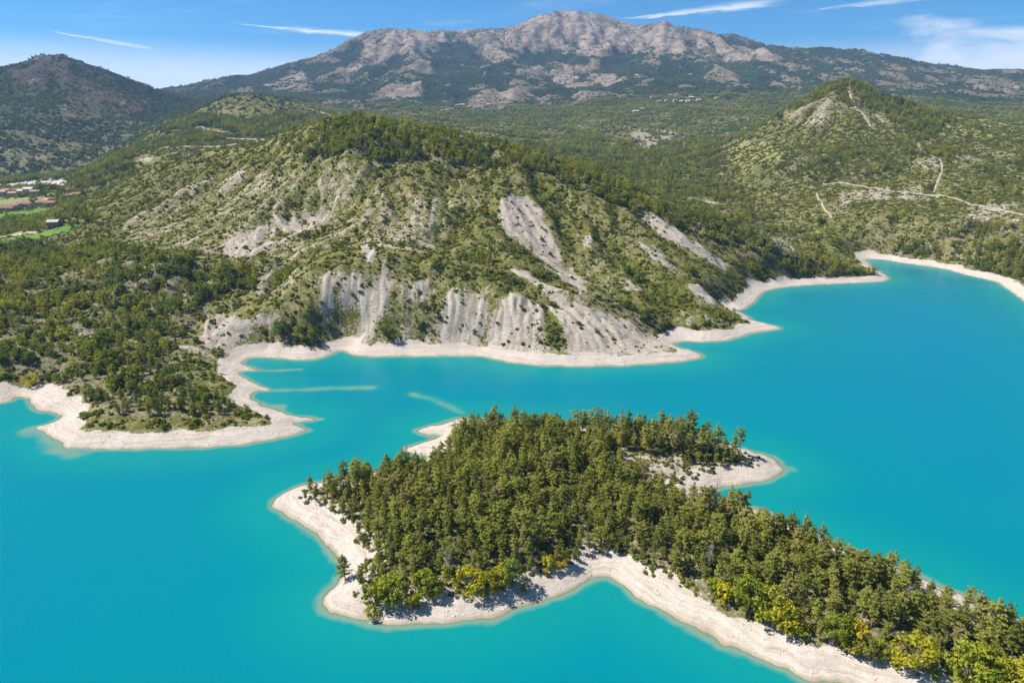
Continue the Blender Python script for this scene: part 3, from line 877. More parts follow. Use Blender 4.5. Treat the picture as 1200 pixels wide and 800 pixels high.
FARGREEN = leaf_mat('far_leaves', (0.040, 0.070, 0.034), (0.085, 0.125, 0.048), (0.11, 0.13, 0.05), 0.15, 0.15)
VALLEY = leaf_mat('valley_leaves', (0.085, 0.120, 0.034), (0.185, 0.215, 0.060), (0.26, 0.24, 0.085), 0.22, 0.25)
GREY = bark_mat('dead_twigs', (0.20, 0.18, 0.165), (0.36, 0.33, 0.31))
BARK = bark_mat('bark', (0.075, 0.058, 0.045), (0.20, 0.165, 0.135))
PALEBARK = bark_mat('pale_bark', (0.15, 0.125, 0.105), (0.32, 0.28, 0.25))


class Geo:
    def __init__(self):
        self.v, self.f, self.m = [], [], []
        self.n = 0

    def add(self, v, f, mi=0):
        self.v.append(np.asarray(v, float))
        self.f += [tuple(int(i) + self.n for i in q) for q in f]
        self.m += [mi] * len(f)
        self.n += len(v)

    def tube(self, pts, rad, sides=5, mi=0):
        pts = np.asarray(pts, float)
        k = len(pts)
        vs = []
        for i in range(k):
            t = pts[min(i + 1, k - 1)] - pts[max(i - 1, 0)]
            t = t / (np.linalg.norm(t) + 1e-9)
            a = np.cross(t, (0.31, 0.92, 0.2) if abs(t[1]) < 0.9 else (1, 0, 0))
            a /= np.linalg.norm(a) + 1e-9
            b = np.cross(t, a)
            for s in range(sides):
                an = 2 * math.pi * s / sides
                vs.append(pts[i] + rad[i] * (math.cos(an) * a + math.sin(an) * b))
        fs = [(i * sides + s, i * sides + (s + 1) % sides, (i + 1) * sides + (s + 1) % sides, (i + 1) * sides + s) for i in range(k - 1) for s in range(sides)]
        fs.append(tuple(range((k - 1) * sides, k * sides)))
        self.add(vs, fs, mi)

    def leaves(self, c, radii, n, size, g, mi=0, up=0.35, tri=False):
        d = g.normal(size=(n, 3))
        d /= np.linalg.norm(d, axis=1)[:, None]
        k = g.uniform(0.45, 1.05, n) ** 0.6
        p = np.asarray(c) + d * np.asarray(radii) * k[:, None]
        nr = d + g.normal(size=(n, 3)) * 0.45 + np.array([0, 0, up])
        nr /= np.linalg.norm(nr, axis=1)[:, None]
        a = np.cross(nr, g.normal(size=(n, 3)))
        a /= np.linalg.norm(a, axis=1)[:, None] + 1e-9
        b = np.cross(nr, a)
        s = size * g.uniform(0.6, 1.3, n)[:, None]
        w = g.uniform(0.35, 0.75, n)[:, None]
        if tri:
            v = np.stack([p - a * s, p + a * s * 0.7 + b * s * w, p + a * s * 0.5 - b * s * w], 1)
        else:
            v = np.stack([p - a * s, p - b * s * w * 0.9, p + a * s, p + b * s * w], 1)
        q = v.shape[1]
        self.add(v.reshape(-1, 3), np.arange(n * q).reshape(n, q), mi)

    def mesh(self, name, mats):
        me = bpy.data.meshes.new(name)
        me.from_pydata(np.vstack(self.v).tolist(), [], self.f)
        for m in mats:
            me.materials.append(m)
        me.polygons.foreach_set('material_index', self.m)
        me.update()
        return me


def pine(seed, H=12.0, base=0.3, spread=2.6, shape='round', n_leaf=24, dens=1.0):
    """trunk with its limbs, and the crown: tufts of needles at the limbs' ends"""
    g = np.random.default_rng(seed)
    tr, cw = Geo(), Geo()
    lean = g.normal(size=2) * 0.035 * H
    ts = np.linspace(0, 1, 7)
    path = np.stack([lean[0] * ts ** 2 + 0.1 * np.sin(ts * 5 + seed), lean[1] * ts ** 2 + 0.1 * np.cos(ts * 4 + seed), ts * H * 0.97], 1)
    path[0, :2] = 0
    path = np.vstack([[0, 0, -0.6], path])
    tr.tube(path, [0.24, 0.22, 0.19, 0.165, 0.14, 0.11, 0.075, 0.03], 6)
    axis = lambda t: np.array([np.interp(t, ts, path[1:, 0]), np.interp(t, ts, path[1:, 1]), t * H * 0.97])
    n_lv = int(9 * dens) + 1
    a0 = g.uniform(0, 6.28)
    for li in range(n_lv):
        u = (li + 0.25 * g.uniform()) / n_lv
        t = base + (0.97 - base) * u
        if shape == 'cone':
            L = spread * (1.04 - u) ** 0.85
        elif shape == 'flat':
            L = spread * (0.6 + 0.5 * u) * (1.0 if u < 0.75 else 0.7)
        else:
            L = spread * (0.7 + 0.9 * u) if u < 0.3 else spread * (1.0 - ((u - 0.3) / 0.75) ** 1.3 * 0.9)
        L *= g.uniform(0.75, 1.15)
        for k in range(int(g.integers(4, 6))):
            a0 += 1.35 + g.normal() * 0.35
            if g.uniform() < 0.10:
                continue
            l = L * g.uniform(0.55, 1.2)
            p0 = axis(t + g.normal() * 0.012)
            rise = l * (0.02 + 0.40 * u + g.normal() * 0.08)
            tip = p0 + np.array([math.cos(a0) * l, math.sin(a0) * l, rise])
            midp = (p0 + tip) / 2 + np.array([0, 0, -0.07 * l])
            tr.tube([p0, midp, tip], [0.055 + 0.02 * (1 - u), 0.04, 0.015], 3)
            for fr, rd in ((1.0, 0.42), (0.70, 0.46), (0.42, 0.36)):
                if l * fr < 0.5:
                    continue
                cw.leaves(p0 * (1 - fr) + tip * fr + np.array([0, 0, 0.06]), (rd + 0.08 * l, rd + 0.08 * l, 0.17), n_leaf // 2 - 1, 0.30, g, up=0.8)
    cw.leaves(axis(0.98) + np.array([0, 0, 0.25]), (0.28, 0.28, 0.65), n_leaf, 0.28, g)
    # a few dead stubs under the crown
    for k in range(4):
        t = base * g.uniform(0.45, 1.0)
        a = g.uniform(0, 6.28)
        p0 = axis(t)
        tr.tube([p0, p0 + np.array([math.cos(a), math.sin(a), 0.1]) * g.uniform(0.5, 1.3)], [0.04, 0.012], 3)
    return tr, cw


def leafy(seed, H=5.0, W=2.6, n_cl=26, n_leaf=34, leaf=0.24, low=0.12):
    """a bushy broad-leaved tree or tall bush with several stems"""
    g = np.random.default_rng(seed)
    tr, cw = Geo(), Geo()
    for i in range(n_cl):
        a = g.uniform(0, 6.28)
        z = g.uniform(low, 0.9) ** 0.85
        rad = W * math.sqrt(max(0.05, 1 - ((z - 0.42) / 0.62) ** 2)) * g.uniform(0.45, 0.95)
        c = np.array([math.cos(a) * rad, math.sin(a) * rad, z * H])
        if i % 2 == 0:
            tr.tube([(0.1 * math.cos(a), 0.1 * math.sin(a), -0.4), c * np.array([0.35, 0.35, 0.5]), c], [0.09, 0.06, 0.02], 4)
        k = g.uniform(0.75, 1.25) * W * 0.27
        cw.leaves(c, (k, k, k * 0.85), n_leaf, leaf, g, up=0.3)
    cw.leaves((0, 0, H * 0.9), (W * 0.35, W * 0.35, H * 0.1), n_leaf, leaf, g)
    return tr, cw


def bush(seed, n=70, leaf=0.30):
    """a low cushion of scrub, one metre high"""
    g = np.random.default_rng(seed)
    cw = Geo()
    for i in range(4):
        a, r_ = g.uniform(0, 6.28), g.uniform(0.0, 0.55)
        k = g.uniform(0.4, 0.65)
        cw.leaves((math.cos(a) * r_, math.sin(a) * r_, k * 0.6), (k, k, k * 0.8), n // 4, leaf, g, up=0.5)
    for i in range(3):
        a = g.uniform(0, 6.28)
        cw.tube([(0, 0, -0.3), (math.cos(a) * 0.3, math.sin(a) * 0.3, 0.6)], [0.04, 0.015], 3, 1)
    return cw


def snag(seed, H=9.0):
    """a leafless tree, bare limbs and twigs"""
    g = np.random.default_rng(seed)
    tr, tw = Geo(), Geo()
    tr.tube([(0, 0, -0.5), (0.05, 0, H * 0.3), (0.15, 0.1, H * 0.65), (0.1, 0.2, H)], [0.18, 0.14, 0.09, 0.02], 5)
    for i in range(26):
        t = g.uniform(0.25, 0.95)
        a = g.uniform(0, 6.28)
        l = (1.1 - t) * H * 0.42 * g.uniform(0.6, 1.2)
        p0 = np.array([0.1 * t, 0.1 * t, t * H])
        p1 = p0 + np.array([math.cos(a) * l, math.sin(a) * l, l * 0.55])
        tr.tube([p0, p1], [0.05, 0.015], 3)
        for k in range(7):
            q = p0 + (p1 - p0) * g.uniform(0.35, 1)
            d = g.normal(size=3) * 0.5 + np.array([0, 0, 0.25])
            tw.tube([q, q + d], [0.022, 0.008], 3)
    return tr, tw


def both(tr, cw, name, leaf, bark=BARK):
    """trunk and crown in one mesh, for the masses of trees"""
    g = Geo()
    g.add(np.vstack(cw.v), cw.f, 0)
    g.add(np.vstack(tr.v), tr.f, 1)
    return g.mesh(name, [leaf, bark])


PINES = []
for i, kw in enumerate((dict(H=12.5, base=0.26, spread=2.4), dict(H=11.0, base=0.25, spread=2.6, shape='flat'), dict(H=13.0, base=0.42, spread=2.3, shape='flat'), dict(H=12.0, base=0.34, spread=2.1, shape='round'),
                        dict(H=13.0, base=0.12, spread=2.5, shape='cone', dens=1.2), dict(H=10.0, base=0.18, spread=2.7, shape='round'), dict(H=12.0, base=0.52, spread=2.0, shape='flat', dens=0.75), dict(H=9.0, base=0.15, spread=2.2, shape='cone'))):
    PINES.append((pine(100 + i, **kw), kw))
PINE_MESH = [(tr.mesh('pine_trunk', [BARK if i % 3 else PALEBARK]), cw.mesh('pine_crown', [NEEDLE])) for i, ((tr, cw), kw) in enumerate(PINES)]
PINE_H = [kw['H'] for _, kw in PINES]
LEAFY = [leafy(200 + i, H, W, n_cl=c) for i, (H, W, c) in enumerate(((5.0, 2.4, 30), (4.2, 2.6, 28), (6.0, 2.6, 34), (3.4, 1.9, 22)))]
LEAFY_H = [5.0, 4.2, 6.0, 3.4]
LEAFY_TRUNK = [tr.mesh('leafy_trunk', [BARK]) for tr, _ in LEAFY]
LEAFY_CROWN = {k: [cw.mesh('leafy_crown', [m]) for _, cw in LEAFY] for k, m in (('yellow', YELLOW), ('lime', LIME), ('green', GREEN), ('dark', OAK))}


def empty(name, loc, rz=0.0, s=1.0):
    o = bpy.data.objects.new(name, None)
    C.collection.objects.link(o)
    o.empty_display_size = 0.5
    o.location = loc
    o.rotation_euler = (0, 0, rz)
    o.scale = (s, s, s) if np.isscalar(s) else s
    return o


def plant(name, loc, rz, s, parts, label, category, group=None):
    t = empty(name, loc, rz, s)
    tag(t, label, category, group)
    for pn, me in parts:
        o = bpy.data.objects.new(pn, me)
        C.collection.objects.link(o)
        o.parent = t
    return t


def on_ground(xy):
    xy = np.atleast_2d(xy)
    return sample(Z, xy[:, 0], xy[:, 1])


def spread_points(poly, gap, n_try=20000, keep=None, seed=1):
    """points no closer than gap inside a polygon"""
    g = np.random.default_rng(seed)
    lo, hi = poly.min(0), poly.max(0)
    p = lo + g.uniform(size=(n_try, 2)) * (hi - lo)
    p = p[inside(p[:, 0], p[:, 1], poly)]
    if keep is not None:
        p = p[keep(p[:, 0], p[:, 1])]
    cell = {}
    out = []
    for q in p:
        k = (int(q[0] // gap), int(q[1] // gap))
        ok = True
        for i in (-1, 0, 1):
            for j in (-1, 0, 1):
                for w in cell.get((k[0] + i, k[1] + j), ()):
                    if (w[0] - q[0]) ** 2 + (w[1] - q[1]) ** 2 < gap * gap:
                        ok = False
        if ok:
            cell.setdefault(k, []).append(q)
            out.append(q)
    return np.array(out)


# the masses that nobody could count: one object each, copies of a few plants on a cloud of points
def mass(name, pts, scale, protos, label, seed=0, category=None, tone=60.0, amp=1.0, lift=0.35):
    me = bpy.data.meshes.new(name)
    me.from_pydata(np.asarray(pts, float).tolist(), [], [])
    g = np.random.default_rng(seed)
    n = len(pts)
    a = me.attributes.new('turn', 'FLOAT_VECTOR', 'POINT')
    a.data.foreach_set('vector', np.c_[g.normal(size=(n, 2)) * 0.05, g.uniform(0, 6.283, n)].astype(np.float32).ravel())
    a = me.attributes.new('size', 'FLOAT_VECTOR', 'POINT')
    s = np.asarray(scale)[:, None] * np.c_[np.ones((n, 2)) * g.uniform(0.85, 1.2, (n, 1)), g.uniform(0.85, 1.15, n)]
    a.data.foreach_set('vector', s.astype(np.float32).ravel())
    a = me.attributes.new('tone', 'FLOAT', 'POINT')
    q_ = np.asarray(pts)
    a.data.foreach_set('value', (np.clip(lift + 0.8 * fbm(q_[:, 0] / tone, q_[:, 1] / tone, 3, 180), 0, 1) * amp).astype(np.float32))
    a = me.attributes.new('pick', 'INT', 'POINT')
    a.data.foreach_set('value', g.integers(0, len(protos), n).astype(np.int32))
    o = put(name, me, None, label=label, kind='stuff', category=category)
    ng = bpy.data.node_groups.new(name, 'GeometryNodeTree')
    ng.interface.new_socket('Geometry', in_out='INPUT', socket_type='NodeSocketGeometry')
    ng.interface.new_socket('Geometry', in_out='OUTPUT', socket_type='NodeSocketGeometry')
    N = ng.nodes
    gi, go = N.new('NodeGroupInput'), N.new('NodeGroupOutput')
    inst = N.new('GeometryNodeInstanceOnPoints')
    join = N.new('GeometryNodeJoinGeometry')
    for p in protos:
        po = bpy.data.objects.new(p.name, p)          # never linked to the scene: only its shape is used
        oi = N.new('GeometryNodeObjectInfo')
        oi.inputs[0].default_value = po
        gt = N.new('GeometryNodeGeometryToInstance')
        ng.links.new(oi.outputs['Geometry'], gt.inputs[0])
        ng.links.new(gt.outputs[0], join.inputs[0])

    def named(nm, typ):
        d = N.new('GeometryNodeInputNamedAttribute')
        d.data_type = typ
        d.inputs[0].default_value = nm
        return d.outputs[0]
    e2r = N.new('FunctionNodeEulerToRotation')
    ng.links.new(named('turn', 'FLOAT_VECTOR'), e2r.inputs[0])
    ng.links.new(gi.outputs[0], inst.inputs['Points'])
    ng.links.new(join.outputs[0], inst.inputs['Instance'])
    inst.inputs['Pick Instance'].default_value = True
    ng.links.new(named('pick', 'INT'), inst.inputs['Instance Index'])
    ng.links.new(e2r.outputs[0], inst.inputs['Rotation'])
    ng.links.new(named('size', 'FLOAT_VECTOR'), inst.inputs['Scale'])
    ng.links.new(inst.outputs[0], go.inputs[0])
    md = o.modifiers.new('copies', 'NODES')
    md.node_group = ng
    return o


# ---- the island's pines: 300 nearest as trees of their own
TREES = [(352, 583), (372, 600), (394, 612), (408, 640), (416, 660), (412, 672), (428, 690), (445, 702), (480, 702), (520, 694), (560, 690), (600, 682), (640, 668), (680, 652), (700, 644), (740, 652), (800, 672), (840, 692),
         (900, 722), (960, 747), (1010, 764), (1060, 782), (1110, 792), (1160, 812), (1260, 850), (1330, 850), (1300, 800), (1240, 762), (1185, 736), (1110, 702), (1030, 668), (960, 640), (890, 612), (835, 597), (800, 583), (760, 566),
         (735, 552), (700, 546), (715, 540), (760, 545), (800, 540), (860, 548), (880, 546), (868, 536), (820, 520), (740, 510), (660, 505), (590, 503), (545, 500), (530, 510), (520, 524), (500, 545), (440, 563), (390, 570), (360, 575)]
tree_poly = np.array([on_level(px, py, 4.0) for px, py in TREES])
open_poly = np.array([on_level(px, py, 6.0) for px, py in OPEN[0]])
pp = spread_points(tree_poly, 2.65, 18000, lambda x, y: (sample(sd, x, y) > 7.5) & (sample(in_isl.astype(np.float32), x, y) > 0.9) & ~(inside(x, y, open_poly) & (vnoise(x / 5, y / 5, 7) < 0.9)), 5)
dist = np.hypot(pp[:, 0], pp[:, 1])
vis = np.abs(np.arctan2(pp[:, 0], pp[:, 1])) < R(43)
order = np.argsort(np.where(vis, dist, 1e9))
pp = pp[order]
print('island pines', len(pp))
# ---- who stands where on the island
GX = lambda px, py, z=4.0: on_level(px, py, z)
ISLAND_LABELS = {
    'row': ('in the far left row with lake showing between the trunks', 'pines in the row on the far left shore of the island'),
    'left': ('inside the dense wood on the wide left end of the island', 'pines on the left end of the island'),
    'leftedge': ('along the left beach edge of the island wood', 'pines on the left end of the island'),
    'middle': ('in the wood behind the small bay of the island', 'pines behind the island bay'),
    'tail': ('in the middle of the narrow right tail of the island', 'pines on the right tail of the island'),
    'tailedge': ('at the beach edge of the long right tail of the island', 'pines on the right tail of the island'),
    'tailend': ('at the lower right corner where the island tail leaves the picture', 'pines on the right tail of the island'),
    'rear': ('at the rear of the island near the bare open slope', 'pines at the rear of the island'),
}
PINE_LOOK = ('rounded olive pine', 'low rounded pine', 'tall flat topped pine', 'narrow round headed pine', 'broad cone shaped pine', 'wide bushy pine', 'long bare stemmed pine', 'small pointed pine')
reg = {
    'row': np.array([GX(*p) for p in ((345, 590), (350, 560), (440, 545), (525, 540), (525, 562), (430, 580))]),
    'rear': np.array([GX(*p) for p in ((560, 530), (560, 485), (900, 485), (900, 590), (820, 600), (700, 560))]),
}
bay = GX(712, 672)
tail0 = GX(800, 672)


def region(p):
    for k in ('row', 'rear'):
        if inside(np.array([p[0]]), np.array([p[1]]), reg[k])[0]:
            return k
    a = math.degrees(math.atan2(p[0], p[1]))
    e = sample(sd, p[:1], p[1:])[0]
    if a < 3.5:
        return 'leftedge' if e < 17 else 'left'
    if a < 11.5:
        return 'middle'
    return 'tailend' if a > 30 else ('tailedge' if e < 15 else 'tail')


zz = on_ground(pp)
g = np.random.default_rng(31)
kinds = g.choice(8, len(pp), p=[0.24, 0.16, 0.15, 0.15, 0.06, 0.16, 0.05, 0.03])
size = (0.58 + 0.50 * g.uniform(size=len(pp)) ** 1.2) * (0.85 + 0.2 * fbm(pp[:, 0] / 25, pp[:, 1] / 25, 2, 9))
edge = sample(sd, pp[:, 0], pp[:, 1])
size *= 0.58 + 0.42 * sst(edge, 7, 19)
turns = g.uniform(0, 6.28, len(pp))
inrow = np.array([region(p) == 'row' for p in pp])
kinds[inrow] = g.choice([2, 6, 3], inrow.sum())
N_OWN = 296
for i in range(N_OWN):
    k = kinds[i]
    lab, grp = ISLAND_LABELS[region(pp[i])]
    lab = PINE_LOOK[k] + ' ' + lab
    plant('pine_tree', (pp[i, 0], pp[i, 1], zz[i]), turns[i], (size[i] * g.uniform(0.92, 1.25), size[i] * g.uniform(0.92, 1.25), size[i]),
          (('trunk', PINE_MESH[k][0]), ('crown', PINE_MESH[k][1])), lab, 'pine tree', grp)
PINE_ONE = [both(tr, cw, 'pine', NEEDLE, BARK) for (tr, cw), _ in PINES]
rest = pp[N_OWN:]
mass('pine_wood', np.c_[rest, zz[N_OWN:]], size[N_OWN:] * 1.08, [PINE_ONE[k] for k in (0, 1, 2, 3, 4, 5, 0, 3)], 'olive green pine wood over the rear and middle of the island', 3, amp=0.12)

# trees that stand alone
for px, py, z, k, hgt, label in ((253, 438, 2.5, 3, 6.0, 'lone pine on the pale shore right of the headland wood'), (236, 428, 4, 0, 7.5, 'dark pine at the foot of the grey gullied bank beside the lone shore pine'),
                                 (867, 531, 4, 6, 11.5, 'thin bare stemmed pine sticking up over the lake at the island east end'), (404, 672, 2.5, 5, 8.0, 'dark pine leaning at the edge of the left beach by the water')):
    c = on_level(px, py, z)
    plant('pine_tree', (c[0], c[1], on_ground(c)[0]), px % 6, hgt / PINE_H[k], (('trunk', PINE_MESH[k][0]), ('crown', PINE_MESH[k][1])), label, 'pine tree')
for px, py, z, hgt, label in ((838, 592, 3, 10, 'pale leafless tree at the edge of the small east cove'), (533, 512, 3, 7.5, 'grey leafless tree beside the rear left spit of the island'), (541, 508, 3, 6, 'smaller grey leafless tree next to the rear spit'),
                              (527, 665, 5, 7, 'grey leafless tree among the pines above the yellow bushes'), (830, 668, 5, 9, 'pale bare trunk standing in the pines above the long beach'),
                              (1060, 720, 5, 8, 'bare grey branched tree in a gap of the right tail'), (1165, 738, 3, 7, 'thin bare treetop over the water at the right tail')):
    c = on_level(px, py, z)
    tr, tw = snag(int(px), hgt)
    plant('dead_tree', (c[0], c[1], on_ground(c)[0]), 0.0, 1.0, (('trunk', tr.mesh('dead_trunk', [GREY])), ('twigs', tw.mesh('dead_twigs', [GREY]))), label, 'dead tree')

# the yellow and lime bushes along the island's beach: (px, py of the foot, height in picture pixels, colour, shape)
for px, py, hp, colr, k, label in (
        (459, 700, 36, 'lime', 0, 'tall yellow green bush at the left end of the island beach'), (440, 700, 30, 'lime', 3, 'narrow lime bush left of the tall one at the beach corner'),
        (436, 712, 14, 'lime', 1, 'low olive bush out on the stones at the left beach corner'), (484, 705, 18, 'yellow', 3, 'small round yellow bush in front of the dark pines on the left beach'),
        (496, 693, 27, 'lime', 3, 'left one of a pair of lime bushes below the grey tree'), (508, 695, 24, 'lime', 0, 'right one of a pair of lime bushes below the grey tree'),
        (550, 691, 28, 'yellow', 1, 'broad golden bush at the back of the middle beach'), (571, 691, 30, 'yellow', 0, 'golden bush with two domes right of the broad one on the middle beach'),
        (587, 685, 30, 'yellow', 2, 'tall yellow bush rising behind the golden ones on the middle beach'), (600, 682, 36, 'green', 2, 'fresh green broad leaved tree right of the golden bushes'),
        (615, 685, 9, 'yellow', 3, 'tiny yellow bush alone on the stones of the middle beach'), (643, 664, 18, 'yellow', 3, 'left of two round yellow bushes before the bay'),
        (657, 660, 17, 'yellow', 1, 'right of two round yellow bushes before the bay'), (706, 640, 30, 'green', 0, 'green leafy tree at the head of the island bay'),
        (836, 697, 20, 'lime', 3, 'small lime bush first on the long right beach'), (849, 704, 22, 'yellow', 3, 'yellow oval bush second on the long right beach'),
        (877, 718, 46, 'lime', 2, 'largest lime tree on the long right beach with full round crown'), (900, 726, 40, 'lime', 0, 'lime tree right of the largest one with a shaded gap between'),
        (916, 736, 32, 'yellow', 0, 'yellow topped bush lowest of the lime trees on the long beach'), (938, 742, 16, 'lime', 1, 'low green bush right of the lime trees beside bare soil'),
        (980, 753, 36, 'lime', 2, 'tall lime bush beside the orange bush on the long beach'), (998, 757, 28, 'yellow', 3, 'orange tinted bush beside the tall lime bush'),
        (1011, 765, 22, 'green', 1, 'dark green low bush right of the orange bush'), (1028, 768, 22, 'lime', 0, 'spreading lime bush under the pines on the right tail'),
        (1068, 779, 34, 'yellow', 1, 'bright yellow bush with flat top near the right edge of the beach'), (1090, 785, 14, 'green', 3, 'small green bush at the foot of the bright yellow bush'),
        (1135, 800, 44, 'lime', 0, 'big yellow green tree in the lower right corner'), (1162, 806, 42, 'lime', 1, 'wide olive yellow tree behind the big one in the corner'), (1192, 812, 40, 'lime', 2, 'yellow green tree cut by the right edge of the picture')):
    c = on_level(px, py, 3.2)
    z = float(on_ground(c)[0])
    dd = math.sqrt(c[0] ** 2 + c[1] ** 2 + (CAM_H - z) ** 2)
    hgt = hp * dd / F / math.cos(math.atan2(CAM_H, np.hypot(*c))) * 0.78
    s = hgt / LEAFY_H[k]
    plant('leafy_bush', (c[0], c[1], z - 0.05), (px * 0.7) % 6.28, s, (('stems', LEAFY_TRUNK[k]), ('crown', LEAFY_CROWN[colr][k])), label, 'bush')

# ---- undergrowth, stones
BUSHES = [bush(300 + i).mesh('scrub_bush', [BROOM, BARK]) for i in range(5)]
und = spread_points(np.array([on_level(px, py, 4) for px, py in [(340, 588), (395, 655), (385, 690), (440, 712), (600, 690), (700, 655), (800, 685), (1000, 770), (1300, 860), (1330, 790), (1185, 728), (1000, 650), (830, 592), (900, 560), (890, 530), (740, 505), (545, 495), (500, 530), (360, 565)]]),
                    1.1, 9000, lambda x, y: (sample(sd, x, y) + 2.2 * vnoise(x / 6, y / 6, 3) > 7.2) & (sample(in_isl.astype(np.float32), x, y) > 0.9), 8)
mass('undergrowth', np.c_[und, on_ground(und)], rng.uniform(0.5, 1.35, len(und)), BUSHES, 'low olive and brown bushes under the island pines and on the open slope', 5)


def stone_mesh(seed, name='stone'):
    g_ = np.random.default_rng(seed)
    import bmesh
    bm = bmesh.new()
    bmesh.ops.create_icosphere(bm, subdivisions=1, radius=0.5)
    for v in bm.verts:
        v.co = Vector((v.co.x * 1.2, v.co.y, v.co.z * 0.65)) * float(g_.uniform(0.75, 1.25))
    me_ = bpy.data.meshes.new(name)
    bm.to_mesh(me_)
    bm.free()
    me_.materials.append(STONE)
    return me_


m_, g_ = new_mat('stone')
rnd_ = g_.n('ShaderNodeObjectInfo').outputs['Random']
n_ = g_.noise(g_.n('ShaderNodeTexCoord').outputs['Object'], 4.0, 4, 0.6)
finish(g_, g_.n('ShaderNodeBsdfPrincipled', ins={'Base Color': g_.mix(g_.math('ADD', g_.math('MULTIPLY', rnd_, 0.7), g_.math('MULTIPLY', n_, 0.3)), (0.34, 0.30, 0.25), (0.72, 0.67, 0.61)), 'Roughness': 0.9, 'Specular IOR Level': 0.1}).outputs[0])
STONE = m_


def sector(n, r0, r1, seed, a=43.5):
    g_ = np.random.default_rng(seed)
    r = np.sqrt(g_.uniform(r0 * r0, r1 * r1, n))
    t = g_.uniform(R(-a), R(a), n)
    return np.c_[r * np.sin(t), r * np.cos(t)], g_


p, g = sector(260000, 115, 430, 41)
s_ = sample(sd, p[:, 0], p[:, 1])
p = p[(s_ > 0.4) & (s_ < 14) & (g.uniform(size=len(p)) < 0.30 + 0.5 * (vnoise(p[:, 0] / 6, p[:, 1] / 6, 12) > 0.25))]
mass('beach_stones', np.c_[p, on_ground(p) + 0.02], 0.12 + 0.5 * rng.uniform(size=len(p)) ** 8, [stone_mesh(400 + i) for i in range(4)], 'loose pale stones and cobbles strewn over the bare shores', 6)
for px, py, s, label in ((853, 712, 1.5, 'dark boulder lying on the long pale beach below the oval bush'), (864, 712, 1.0, 'smaller dark stone right of the boulder on the beach'), (895, 747, 0.8, 'small dark stone low on the long beach'), (973, 756, 1.0, 'upright dark stone on the beach below the tall lime bush'), (433, 722, 0.9, 'dark stone at the waterline of the left beach')):
    c = on_level(px, py, 2.0)
    o = put('boulder', stone_mesh(int(px), 'boulder'), None, label=label, category='boulder')
    o.location = (c[0], c[1], on_ground(c)[0] + 0.1 * s)
    o.rotation_euler = (0.2, 0.1, px)
    o.scale = (s * 1.1, s, s)

# ---- the slopes: scrub cushions, woodland, and the far woods
mainl = lambda p: sample(np.where(in_isl, 0.0, 1.0).astype(np.float32), p[:, 0], p[:, 1])
hidden_crest = lambda p: np.interp(np.degrees(np.arctan2(p[:, 0], p[:, 1])), [-52, -36, -30, -24, -18, -12, -4, 4, 10, 16, 22, 28, 33, 36, 52], [1600, 1600, 1600, 1600, 1600, 1600, 1600, 1600, 1600, 1600, 1600, 1600, 1600, 1600, 1600])
p, g = sector(620000, 240, 1500, 51)
s_, b_, w_, sa = (sample(A, p[:, 0], p[:, 1]) for A in (sd, bare, wood, sand))
rp = np.hypot(p[:, 0], p[:, 1])
cl = fbm(p[:, 0] / 9, p[:, 1] / 9, 3, 140)
prob = np.clip(0.5 + 0.75 * cl - 0.22 * sample(G1, p[:, 0], p[:, 1]) - 0.15 * sample(G3, p[:, 0], p[:, 1]), 0.03, 1) * (1 - 0.86 * sst(b_ + 0.3 * cl * (b_ > 0.05), 0.15, 0.7)) * (1 - 0.2 * sst(w_, 0.4, 0.8)) * (s_ > 11) * (mainl(p) > 0.9) * (sa < 0.3)
prob *= (1 - 0.45 * sst(rp, 800, 1500)) * (1 - sample(tilled, p[:, 0], p[:, 1]))
k_ = g.uniform(size=len(p)) < prob
p, rp, cl = p[k_], rp[k_], cl[k_]
mass('scrub', np.c_[p, on_ground(p)], (0.65 + 1.25 * g.uniform(size=len(p)) ** 2.5) * np.clip(1 + 0.4 * cl, 0.7, 2) * (1 + 0.5 * sst(rp, 700, 1500)), BUSHES, 'olive scrub bushes dotted over the slopes', 7, tone=25.0)

OAKS = [both(*leafy(500 + i, 6.0, 2.7 - 0.2 * i, n_cl=18, n_leaf=22, leaf=0.42), 'woodland_tree', m) for i, m in enumerate((OAK, GREEN, GREEN))]
SMALLPINE = [both(*pine(520 + i, H=8.0, base=0.15, spread=2.2, shape=s_k, n_leaf=12, dens=0.7), 'woodland_pine', m) for i, (s_k, m) in enumerate((('round', OAK), ('cone', OAK), ('round', NEEDLE)))]
p, g = sector(210000, 240, 1700, 61)
s_, b_, w_, sa = (sample(A, p[:, 0], p[:, 1]) for A in (sd, bare, wood, sand))
rp = np.hypot(p[:, 0], p[:, 1])
cl = fbm(p[:, 0] / 28, p[:, 1] / 28, 3, 150)
hollow = sample(G1, p[:, 0], p[:, 1])
prob = (sst(w_ + 0.22 * cl, 0.35, 0.95) * 0.75 + 0.05 * sst(cl, 0.2, 0.7) + 0.26 * sst(-hollow + 0.25 * cl, 0.45, 1.0) * (rp < 950)) * (1 - sst(b_, 0.2, 0.5)) * (s_ > 11) * (mainl(p) > 0.9) * (sa < 0.4) * (1 - sample(tilled, p[:, 0], p[:, 1]))
k_ = g.uniform(size=len(p)) < prob
p, rp, cl = p[k_], rp[k_], cl[k_]
nearest = np.argsort(rp)
p, rp, cl = p[nearest], rp[nearest], cl[nearest]
head = inside(p[:, 0], p[:, 1], np.array([on_level(px, py, 5) for px, py in [(60, 445), (75, 480), (130, 500), (250, 500), (310, 490), (250, 450), (215, 400), (60, 420)]]))
own = np.zeros(len(p), bool)
own[np.nonzero(head)[0][:150]] = True
nh = np.nonzero(~head & (rp < 480))[0][:100]
own[nh] = True
hz = on_ground(p)
ssz = g.uniform(0.6, 1.15, len(p)) * (1 + 0.2 * sst(rp, 700, 1500))
